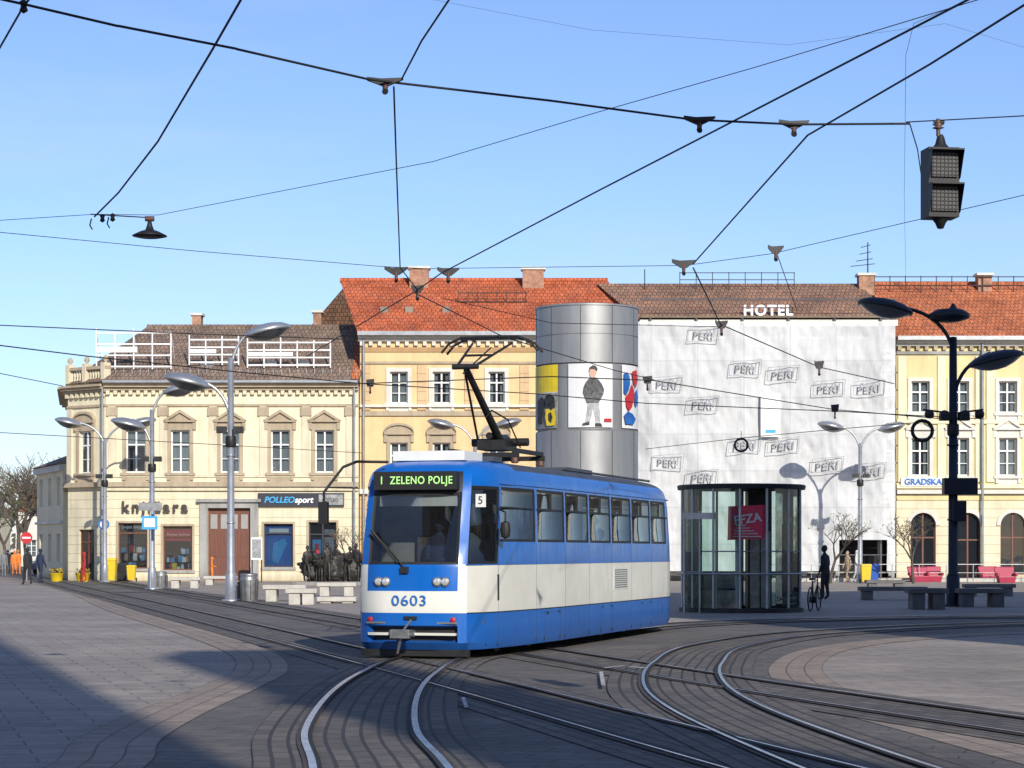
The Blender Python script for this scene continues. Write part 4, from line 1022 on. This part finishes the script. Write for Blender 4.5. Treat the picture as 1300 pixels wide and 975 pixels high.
b=B('terrace_edge'); b.box(13,32,119.2,119.5,0,.22,'concrete_bench'); b.box(13,32,119.5,120.6,0,.12,'concrete_bench'); b.done()
b=B('terrace_railing')
for i in range(13):
    x=13.2+i*1.45; b.cyl((x,118.6,0),(x,118.6,.95),.025,.025,6,'pole_silver')
b.cyl((13.2,118.6,.95),(30.6,118.6,.95),.022,.022,6,'pole_silver'); b.cyl((13.2,118.6,.5),(30.6,118.6,.5),.015,.015,6,'pole_silver'); b.done()
p=G(192,748.5); g=group('stop_sign',(p.x+.02,p.y-.35,0)); b=B('sign'); zs=lambda y:1.65+(700-y)*94.6/F
b.cyl((0,.05,0),(0,.05,zs(640)),.035,.035,8,'pole_silver'); b.box(-.36,.3,-.03,.02,zs(672),zs(655),'sign_cyan'); b.box(-.27,.2,-.045,-.032,zs(669),zs(658),'sign_white'); b.box(-.5,.5,-.03,.02,zs(648),zs(638),'metal_grey'); b.done(g)
p=G(326,739); b=B('notice_board'); b.box(-.3,.3,-.05,.05,1.2,2.4,'sign_white'); b.box(-.24,.24,-.07,-.052,1.3,2.3,'poster_grey'); b.box(-.28,-.22,0,.06,0,1.2,'dark_metal'); b.box(.22,.28,0,.06,0,1.2,'dark_metal'); b.done(loc=(p.x,p.y,0))
p=G(132,739); b=B('road_sign'); b.cyl((0,0,0),(0,0,3.4),.04,.04,8,'pole_silver'); b.cyl((0,-.08,3.1),(0,-.05,3.1),.3,.3,20,'sign_blue'); b.cyl((0,-.1,3.1),(0,-.082,3.1),.2,.2,20,'sign_white'); b.done(loc=(p.x,p.y,0))
p=G(34,738); b=B('no_entry_sign'); b.cyl((0,0,0),(0,0,2.7),.035,.035,8,'pole_silver'); b.cyl((0,-.08,2.4),(0,-.05,2.4),.32,.32,24,'sign_red'); b.box(-.23,.23,-.1,-.081,2.35,2.45,'sign_white'); b.done(loc=(p.x,p.y,0))
p=G(8,733)
b=B('parked_car')
prof=[(-2.1,.35),(-2.15,.7),(-1.9,.95),(-1.2,1.0),(-.6,1.42),(.7,1.45),(1.4,1.05),(2.0,.95),(2.15,.65),(2.1,.35)]
b.prism(prof[::-1],-.85,.85,'cloth_grey'); b.prism([(-1.05,1.02),(1.15,1.06),(.65,1.38),(-.55,1.36)],-.86,.86,'poster_dark')
for x_ in(-1.3,1.3):
    for y_ in(-.8,.8): b.cyl((x_,y_-.1,.32),(x_,y_+.1,.32),.32,.32,16,'black_rubber')
b.done(loc=(p.x-1,p.y+20,0),rz=1.2,bevel=.05)

# ---------------------------------------------------------------- tram
RZ=-math.radians(16.26)
tram=group('tram',(-1.53,33.3,0),RZ)
half=[(0,0),(.36,.012),(.72,.07),(.84,.15),(.99,.5),(1.075,.95),(1.085,1.03),(1.16,1.9),(1.205,2.68)]
u=2.80; half.append((1.21,u))
for i in range(6):
    e_=u+1.54; half.append((1.25 if i<5 else 1.22,e_)); 
    if i<5: u=e_+.10; half.append((1.25,u))
half+=[(1.20,12.85),(1.10,13.45),(.92,13.82),(.5,13.97),(0,14.0)]
nR=len(half)
outline=half+[(-x,y) for x,y in half[-2:0:-1]]
lev=[.16,.27,.53,.72,1.05,1.40,1.45,1.8,2.55,2.65,2.76,2.87,2.93,2.98,3.03,3.07,3.10]
ins={.16:.04,.27:.0,2.55:.02,2.65:.03,2.76:.045,2.87:.08,2.93:.13,2.98:.20,3.03:.32,3.07:.50,3.10:.78}
rk={1.40:.03,1.45:.04,1.8:.10,2.55:.27,2.65:.30,2.76:.33,2.87:.37,2.93:.40,2.98:.44,3.03:.5,3.07:.57,3.10:.66,.16:.08}
bm=bmesh.new(); rows=[]
for z_ in lev:
    I=ins.get(z_,0);K=rk.get(z_,0); row=[]
    for x_,y_ in outline:
        xx=x_*(1-I/1.25); yy=7+(y_-7)*(1-I/7)
        wgt=max(0,1-y_/2.2); yy+=K*wgt; wg2=max(0,1-(14-y_)/2.2); yy-=K*wg2
        row.append(bm.verts.new((xx,yy,z_)))
    rows.append(row)
mnames=['tram_blue','tram_white','tram_roof','tram_glass','black_rubber','metal_grey','windscreen_glass']
no=len(outline); F_={}
for j in range(len(lev)-1):
    for i in range(no):
        f=bm.faces.new([rows[j][i],rows[j][(i+1)%no],rows[j+1][(i+1)%no],rows[j+1][i]]); F_[(i,j)]=f; f.smooth=True
        zc=(lev[j]+lev[j+1])/2; ymid=(outline[i][1]+outline[(i+1)%no][1])/2; front=(i<2 or i>=no-2)
        mi=0
        if .72<zc<1.45: mi=1
        if front and 1.05<zc<1.45: mi=0
        if zc>2.95: mi=2 if ymid>1.6 else 0
        f.material_index=mi
cap=bm.faces.new(rows[-1]); cap.material_index=2
LI={z_:i for i,z_ in enumerate(lev)}
def rng(a,c): return list(range(LI[a],LI[c]))
def grp(cols,rws): return [F_[(i,j)] for i in cols for j in rws if (i,j) in F_]
wg=[]
rw_side=rng(1.8,2.65)
front_cols=[0,1,no-1,no-2]
wg.append((grp(front_cols,rng(1.45,2.55)),6))
wg.append((grp([3,4],rng(1.45,2.65)),6)); wg.append((grp([no-4,no-5],rng(1.45,2.65)),6))
wg.append((grp([6,7],rw_side),3)); wg.append((grp([no-7,no-8],rw_side),3))
for i in range(6):
    s_=9+2*i; wg.append((grp([s_],rw_side),3)); wg.append((grp([no-1-s_],rw_side),3))
rear=[nR-2,nR-3,nR-1,nR]; wg.append((grp(rear,rw_side),3))
dest=grp(front_cols,rng(2.55,2.87))
lower=grp(front_cols,[LI[.27]])
bmesh.ops.recalc_face_normals(bm,faces=bm.faces[:])
for gset,gm_ in wg:
    r_=bmesh.ops.inset_region(bm,faces=gset,thickness=.045,depth=-.018,use_even_offset=True)
    for f in r_['faces']: f.material_index=4; f.smooth=False
    for f in gset: f.material_index=gm_
for f in dest: f.material_index=4
r_=bmesh.ops.inset_region(bm,faces=lower,thickness=.03,depth=-.14,use_even_offset=True)
for f in lower: f.material_index=4
me=bpy.data.meshes.new('body'); bm.to_mesh(me); bm.free()
for m_ in mnames: me.materials.append(MATS[m_])
try: me.set_sharp_from_angle(angle=math.radians(28))
except Exception as ex: print(ex)
o=bpy.data.objects.new('body',me); COL.objects.link(o); o.parent=tram
b=B('fittings')
def sidex(y_):
    for (x0_,y0_),(x1_,y1_) in zip(half[:-1],half[1:]):
        if y0_<=y_<=y1_: return x0_+(x1_-x0_)*(y_-y0_)/(y1_-y0_+1e-9)
    return 1.25
for z_,m_ in((.72,'dark_metal'),(1.45,'tram_blue')):
    for i in range(3,nR-4):
        (x0_,y0_),(x1_,y1_)=half[i],half[i+1]
        for sg in(-1,1): b.cyl((sg*(x0_+.0),y0_,z_),(sg*(x1_+.0),y1_,z_),.010,.010,5,m_,cap=False)
for y_ in(1.0,2.74,4.4,6.05,7.7,9.3,11.0,12.7):
    x_=sidex(y_); b.box(x_-.01,x_+.002,y_-.004,y_+.004,.2,1.78,'dark_metal')
for y_ in(3.2,6.9,10.1):
    for dy in(0,.9): b.box(sidex(y_+dy)-.01,sidex(y_+dy)+.003,y_+dy-.004,y_+dy+.004,.2,.68,'dark_metal')
    for dy in(.1,.8): b.box(1.24,1.262,y_+dy-.03,y_+dy+.03,.64,.67,'dark_metal')
for i in range(6):
    y0_=2.80+1.64*i; x_=sidex(y0_+.7)
    b.box(x_-.045,x_-.002,y0_+.06,y0_+1.5,2.31,2.345,'black_rubber'); b.box(x_-.045,x_-.002,y0_+.77,y0_+.80,2.345,2.60,'black_rubber')
b.cyl((1.09,1.1,2.33),(1.175,2.6,2.33),.02,.02,5,'black_rubber')
for sg in(-1,1):
    b.tube([Vector((sg*(sidex(y_)*.975),y_,2.70)) for y_ in(1.2,2.8,4.5,8,11,12.9)],.018,'tram_blue',5)
for i in range(9): b.box(1.245,1.262,7.9,8.9,.98+i*.04,1.0+i*.04,'metal_grey')
b.box(1.25,1.256,7.85,8.95,.95,1.36,'tram_white')
b.box(1.07,1.10,.97,1.0,.9,1.3,'dark_metal')
b.box(.90,1.06,.40,.425,2.32,2.52,'sign_white')
for v_ in(-.53,-.41,.41,.53):
    y_=.012+.06*max(0,(abs(v_)-.36)/.36); M_=Matrix.Translation((v_,y_,1.19))@Matrix.Rotation(math.pi/2,4,'X')
    b.lathe([(.075,-.01),(.075,.02),(.06,.03)],18,'metal_grey',M_); b.lathe([(.058,.022),(.045,.035),(0,.042)],18,'headlamp',M_)
for v_ in(-.66,.66):
    M_=Matrix.Translation((v_,.045,.62))@Matrix.Rotation(math.pi/2,4,'X'); b.lathe([(.04,0),(.04,.02),(0,.03)],14,'sign_red',M_)
b.box(-.70,.70,.03,.10,.38,.42,'tram_white'); b.box(-.72,.72,.02,.07,.555,.585,'metal_grey')
b.cyl((0,.4,.42),(-.05,-.32,.40),.06,.05,10,'metal_grey'); b.box(-.2,.1,-.38,-.26,.35,.48,'metal_grey'); b.cyl((-.24,-.3,.42),(.16,-.33,.40),.032,.032,8,'metal_grey')
b.cyl((-.05,-.3,.42),(.02,.02,.64),.018,.018,6,'metal_grey'); b.cyl((-.05,-.3,.38),(-.14,-.2,.12),.03,.02,6,'metal_grey'); b.box(-.1,.1,-.03,.03,.62,.67,'dark_metal')
b.box(-.85,.85,.15,.3,.06,.165,'black_rubber'); b.box(-1.0,1.0,.6,13.4,.22,.4,'black_rubber')
for y_ in(2.6,4.5,9.6,11.5):
    for sg in(-1,1): b.cyl((sg*.45,y_,.36),(sg*.58,y_,.36),.33,.33,20,'dark_metal'); 
for y_ in(3.55,10.55):
    b.box(-.9,.9,y_-1.3,y_+1.3,.12,.35,'dark_metal')
b.tube([Vector((-.66,.07,1.98)),Vector((-.22,.04,1.47))],.022,'black_rubber'); b.tube([Vector((-.10,.0,1.40)),Vector((-.3,.03,1.62)),Vector((-.5,.05,1.82))],.014,'black_rubber')
b.box(-.16,-.04,-.03,.03,1.32,1.42,'black_rubber')
b.box(-.66,.66,.19,.36,2.585,2.865,'black_rubber')
b.tube([Vector((-.5,.4,3.02)),Vector((-.9,.1,3.02)),Vector((-1.05,-.1,2.93)),Vector((-1.30,-.25,2.55)),Vector((-1.30,-.25,2.38))],.022,'black_rubber')
b.box(-1.37,-1.23,-.32,-.22,2.06,2.40,'black_rubber'); b.cyl((-1.25,-.2,2.62),(-.95,.3,2.62),.012,.012,5,'black_rubber')
b.tube([Vector((1.09,1.0,2.3)),Vector((1.24,.85,2.25)),Vector((1.24,.85,2.1))],.015,'black_rubber'); b.lathe([(0,.14),(.07,.11),(.085,0),(.07,-.11),(0,-.14)],10,'black_rubber',Matrix.Translation((1.24,.85,1.98)))
b.box(-.62,.55,.95,1.9,3.06,3.21,'sign_white'); b.box(-.7,.7,2.0,2.5,3.08,3.16,'tram_roof'); b.box(-.55,.55,7.2,9.0,3.09,3.18,'tram_roof')
for x_ in(-.75,.75): b.cyl((x_,6,3.10),(x_,13,3.10),.025,.025,6,'tram_roof')
b.done(tram,bevel=.008)
text('0603','fleet_number',(-.02,-.016,.90),.22,'sign_blue',tram,.003,off=.001,sx=1.2,sp=1.1)
text('1  ZELENO POLJE','destination_text',(.02,.18,2.725),.165,'led_green',tram,.003,off=.002,sx=.85,sp=1.1)
text('5','window_number',(.98,.395,2.42),.17,'sign_text_dark',tram,.002)
b=B('pantograph'); pz=3.12
b.box(-.62,.62,3.7,3.78,pz+.1,pz+.18,'black_rubber'); b.box(-.62,.62,5.3,5.38,pz+.1,pz+.18,'black_rubber')
for x_ in(-.55,.55):
    b.box(x_-.04,x_+.04,3.7,5.4,pz+.181,pz+.25,'black_rubber')
    for y_ in(3.75,5.35): b.lathe([(.05,0),(.08,.03),(.05,.05),(.08,.08),(.05,.1)],10,'copper_ins',Matrix.Translation((x_,y_,pz-.0)))
b.box(-.25,.25,4.2,4.9,pz+.25,pz+.42,'dark_metal'); b.cyl((-.5,4.75,pz+.4),(.5,4.75,pz+.4),.07,.07,10,'black_rubber')
b.cyl((-.1,4.4,pz+.5),(-.1,5.5,pz+.5),.06,.06,8,'dark_metal')
elb=Vector((0,2.75,4.66))
b.cyl((0,4.75,pz+.42),elb,.075,.05,10,'black_rubber'); b.cyl((-.3,4.5,pz+.3),elb+Vector((-.05,.12,-.05)),.022,.022,6,'dark_metal')
b.cyl(elb+Vector((-.22,0,0)),elb+Vector((.22,0,0)),.045,.045,10,'black_rubber')
for sg in(-1,1): b.cyl(elb+Vector((.15*sg,0,0)),(sg*.35,4.25,5.17),.024,.02,8,'black_rubber')
b.cyl(elb+Vector((0,-.12,-.12)),(0,4.2,5.1),.014,.014,6,'black_rubber'); b.cyl((-.24,3.5,4.91),(.24,3.5,4.91),.02,.02,6,'black_rubber')
for y_ in(4.1,4.4):
    b.tube([Vector((-.85,y_,5.02)),Vector((-.72,y_,5.17)),Vector((-.5,y_,5.27)),Vector((.5,y_,5.27)),Vector((.72,y_,5.17)),Vector((.85,y_,5.02))],.022,'black_rubber',6)
for x_ in(-.5,-.35,.35,.5): b.cyl((x_,4.08,5.24),(x_,4.42,5.24),.018,.018,6,'black_rubber')
b.tube([Vector((.4,4.6,pz+.3)),Vector((.3,4.2,pz+.75)),Vector((.1,3.9,pz+.9)),Vector((0,3.9,3.9))],.015,'black_rubber')
b.done(tram)
b=B('interior'); b.box(-1.0,1.0,.5,13.6,.55,.62,'tram_seat')
for i in range(10):
    y_=2.2+i*1.08
    for x_ in(-.85,.85):
        b.box(x_-.22,x_+.22,y_,y_+.42,.98,1.06,'tram_seat'); b.box(x_-.22,x_+.22,y_+.4,y_+.47,1.06,1.62,'tram_seat'); b.cyl((x_-.2,y_+.43,1.62),(x_+.2,y_+.43,1.62),.02,.02,5,'poster_yellow')
for x_ in(-.45,.45):
    b.cyl((x_,1.5,2.5),(x_,13,2.5),.018,.018,6,'poster_yellow')
    for y_ in(2,4.2,6.4,8.6,10.8): b.cyl((x_,y_,.6),(x_,y_,2.75),.018,.018,6,'poster_yellow')
b.box(-.75,.75,.35,.75,1.0,1.38,'dark_metal'); b.box(-.3,.3,1.2,1.3,1.1,1.9,'tram_seat'); b.box(-.62,.62,.36,.40,2.34,2.50,'poster_white')
b.box(-.95,-.15,1.35,1.38,.62,2.6,'tram_interior'); b.done(tram)
human('driver',(.15,.95,.9),0,h=1.75,sit=True,top='cloth_navy',bend=1,parent=tram)
for i,(x_,y_,tp,hr_) in enumerate(((.85,3.3,'cloth_orange','hair_dark'),(.85,5.0,'cloth_orange','hair_light'),(.8,6.6,'cloth_black','hair_dark'),(.85,8.3,'cloth_tan','hair_light'),(.85,9.9,'cloth_red','hair_dark'),(-.8,5.6,'cloth_red','hair_dark'))):
    human('passenger',(x_-.03,y_+.22,.80),0,h=1.74,sit=True,top=tp,hair=hr_,parent=tram,bend=.8)
for i,(x_,y_) in enumerate(((.2,8.1),(-.1,5.2),(.1,10.8),(.3,3.0))): human('standing_passenger',(x_,y_,.62),math.radians(40*i),h=1.75,top='cloth_black',parent=tram)

# ---------------------------------------------------------------- overhead wires
g=group('overhead_wires'); b=B('wires')
def wire(pts,r=.009,z=5.3): b.tube([C(p[0],p[1],z) for p in pts],r,'wire_black',5)
wire([(-30,-8),(30,5),(150,33),(300,62),(470,101),(510,106),(700,128),(880,152),(1010,158),(1155,157)],.010)
wire([(-40,130),(30,8),(60,-30)],.008)
wire([(310,-8),(270,62),(200,180),(150,245),(120,275)],.0095)
wire([(575,-8),(535,52),(510,100)],.0075)
wire([(500,110),(503,200),(508,340),(530,368)],.008)
wire([(1240,-6),(900,170),(760,242),(560,347),(527,370),(430,428),(390,452)],.009)
wire([(1320,-6),(1180,82),(1025,172),(960,245),(880,335)],.009)
wire([(880,340),(915,412),(1040,466),(1135,487)],.010)
wire([(527,372),(640,428),(780,470),(830,482)],.009)
wire([(560,378),(700,410),(915,415)],.006)
wire([(-20,436),(110,452),(300,472),(460,487),(680,500),(820,512),(1060,522),(1250,532)],.012)
wire([(460,487),(700,478),(830,483),(1060,520),(1200,532)],.012)
wire([(-20,412),(250,424),(450,431)],.009)
wire([(-20,470),(80,490)],.009)
wire([(115,272),(185,276)],.007)
for z_,pts,r in((6.0,[(-20,281),(120,272),(200,273),(550,205),(760,142),(960,85),(1260,-6)],.0042),(6.0,[(-20,293),(240,318),(480,338),(540,341),(870,337),(980,322),(1320,243)],.005),(5.6,[(1150,155),(1320,146)],.006),(6.2,[(536,-3),(750,38),(1000,57),(1200,30),(1320,66)],.0012),(5.8,[(1240,-5),(1160,30),(1150,70),(1148,250),(1150,352)],.002),(5.5,[(1155,157),(1165,190),(1172,240)],.006),(5.5,[(985,318),(1012,395)],.006),(5.5,[(-20,548),(250,563),(460,575)],.012),(5.8,[(820,570),(941,556),(1060,545),(1180,535)],.012)):
    wire(pts,r,z_)
b.done(g)
b=B('insulators_and_clamps')
def hanger(x,y,w=40):
    p=C(x,y); s_=p.y/F
    a=p+Vector((-w/2*s_,0,5*s_)); c=p+Vector((w/2*s_,0,3*s_))
    b.prism([(a.x,p.z+3*s_),(p.x-4*s_,p.z-4*s_),(p.x+4*s_,p.z-4*s_),(c.x,p.z+4*s_),(c.x,p.z+6*s_),(p.x-5*s_,p.z+5*s_),(a.x,p.z+7*s_)],p.y-.02,p.y+.02,'dark_metal')
    b.cyl(p+Vector((0,0,-12*s_)),p,.018,.026,8,'copper_ins'); b.cyl(p+Vector((0,-.02,-12*s_)),p+Vector((0,.02,-10*s_)),.025,.025,8,'dark_metal')
for h_ in((489,105,46),(888,154,40),(1008,159,38),(503,345,30),(569,346,28),(868,336,30),(916,413,16),(530,368,16),(470,487,10),(822,483,12),(1040,464,12),(1060,519,10),(985,318,20)): hanger(*h_)
for x,y in((30,8),(130,277),(143,276)): p=C(x,y); b.lathe([(.0,.05),(.03,.03),(.02,0),(.03,-.03),(0,-.05)],8,'dark_metal',Matrix.Translation(p))
for x,y in((116,286),(138,284)): b.tube([C(x,y-8),C(x-2,y),C(x+1,y+5)],.008,'wire_black',5)
b.done(g)
p=P(941,565,62); b=B('cable_coil'); b.torus((0,0,0),.18,.03,'black_rubber'); b.cyl((0,0,.18),(0,0,.4),.01,.01,4,'wire_black'); o=b.done(g); o.location=p
p=C(190,280,5.35); b=B('pendant_lamp'); s_=p.y/F
b.lathe([(0,.0),(.02,-.0),(.03,-6*s_),(.05,-12*s_),(12*s_,-14*s_),(22*s_,-19*s_),(22*s_,-20*s_),(13*s_,-22*s_),(0,-23*s_)],24,'dark_metal'); b.cyl((-.05,0,.02),(.05,0,.02),.03,.03,8,'copper_ins'); b.done(loc=p)
d=18.0; p=P(1194,235,d); s_=d/F; g=group('hanging_traffic_signal',p,math.radians(8)); b=B('signal_housing')
b.box(-20*s_,20*s_,-.09,.12,-42*s_,46*s_,'signal_black')
for zc in(23,-20):
    z_=zc*s_; b.box(-17*s_,17*s_,-.11,-.092,z_-15*s_,z_+15*s_,'lens_grid')
    b.box(-21*s_,21*s_,-.20,-.091,z_+17*s_,z_+19*s_,'signal_black'); 
    for sg in(-1,1): b.add([(sg*20*s_,-.09,z_-18*s_),(sg*20*s_,-.09,z_+17*s_),(sg*21*s_,-.20,z_+17*s_),(sg*20*s_,-.12,z_-16*s_)],[(0,1,2,3)],'signal_black')
    for i in range(6): b.box(-17*s_,17*s_,-.118,-.111,z_-13*s_+i*5*s_,z_-12*s_+i*5*s_,'signal_black')
    for i in range(7): b.box(-16*s_+i*5*s_,-15*s_+i*5*s_,-.1175,-.1105,z_-14.9*s_,z_+14.9*s_,'signal_black')
b.lathe([(0,-56*s_),(4*s_,-55*s_),(7*s_,-48*s_),(12*s_,-42*s_)],12,'signal_black'); b.lathe([(12*s_,46*s_),(7*s_,52*s_),(5*s_,60*s_),(3*s_,64*s_)],12,'signal_black')
b.cyl((-3*s_,0,62*s_),(-3*s_,0,84*s_),.018,.018,8,'copper_ins'); b.lathe([(.0,0),(.05,.015),(.02,.03),(.05,.045),(0,.06)],10,'copper_ins',Matrix.Translation((-3*s_,0,70*s_))); b.cyl((-9*s_,0,80*s_),(5*s_,0,80*s_),.012,.012,6,'dark_metal')
b.done(g)

# ---------------------------------------------------------------- light, sky, camera
el=math.radians(25); az=math.radians(17)
s=Vector((math.sin(az)*math.cos(el),-math.cos(az)*math.cos(el),math.sin(el)))
L=bpy.data.lights.new('sun','SUN'); L.energy=5.0; L.angle=math.radians(.5); L.color=(1,.95,.85)
o=bpy.data.objects.new('sun',L); COL.objects.link(o); o.rotation_euler=s.to_track_quat('Z','Y').to_euler(); o.location=(10,-30,40)
w=bpy.data.worlds.new('World'); scene.world=w; w.use_nodes=True; nt=w.node_tree
bg=nt.nodes['Background']; sky=N(nt,'ShaderNodeTexSky'); sky.sky_type='NISHITA'; sky.sun_disc=False; sky.sun_elevation=el; sky.sun_rotation=math.pi-az
sky.air_density=1.0; sky.dust_density=.3; sky.ozone_density=2.6
tc=N(nt,'ShaderNodeTexCoord'); mp=N(nt,'ShaderNodeMapping'); mp.inputs['Scale'].default_value=(1.2,1.2,6); mp.inputs['Rotation'].default_value=(0,.25,.3); nt.links.new(tc.outputs['Generated'],mp.inputs['Vector'])
tint=mixc(nt,1,sky.outputs[0],(.94,1.0,1.27),'MULTIPLY')
f=noise(nt,mp.outputs[0],2.2,7,.62); f=ramp(nt,f,[(.47,(0,0,0)),(.82,(.5,.5,.5))])
c=mixc(nt,f,tint,(5.4,6.2,7.6)); nt.links.new(c,bg.inputs['Color']); bg.inputs['Strength'].default_value=.122
cam=bpy.data.cameras.new('camera'); cam.sensor_width=36; cam.lens=F/1300*36; cam.shift_y=(700-487.5)/1300; cam.clip_end=6000; cam.clip_start=.1
o=bpy.data.objects.new('camera',cam); COL.objects.link(o); o.location=(0,0,HC); o.rotation_euler=(math.pi/2,0,0); scene.camera=o
scene.view_settings.view_transform='Standard'; scene.view_settings.look='None'; scene.view_settings.exposure=0
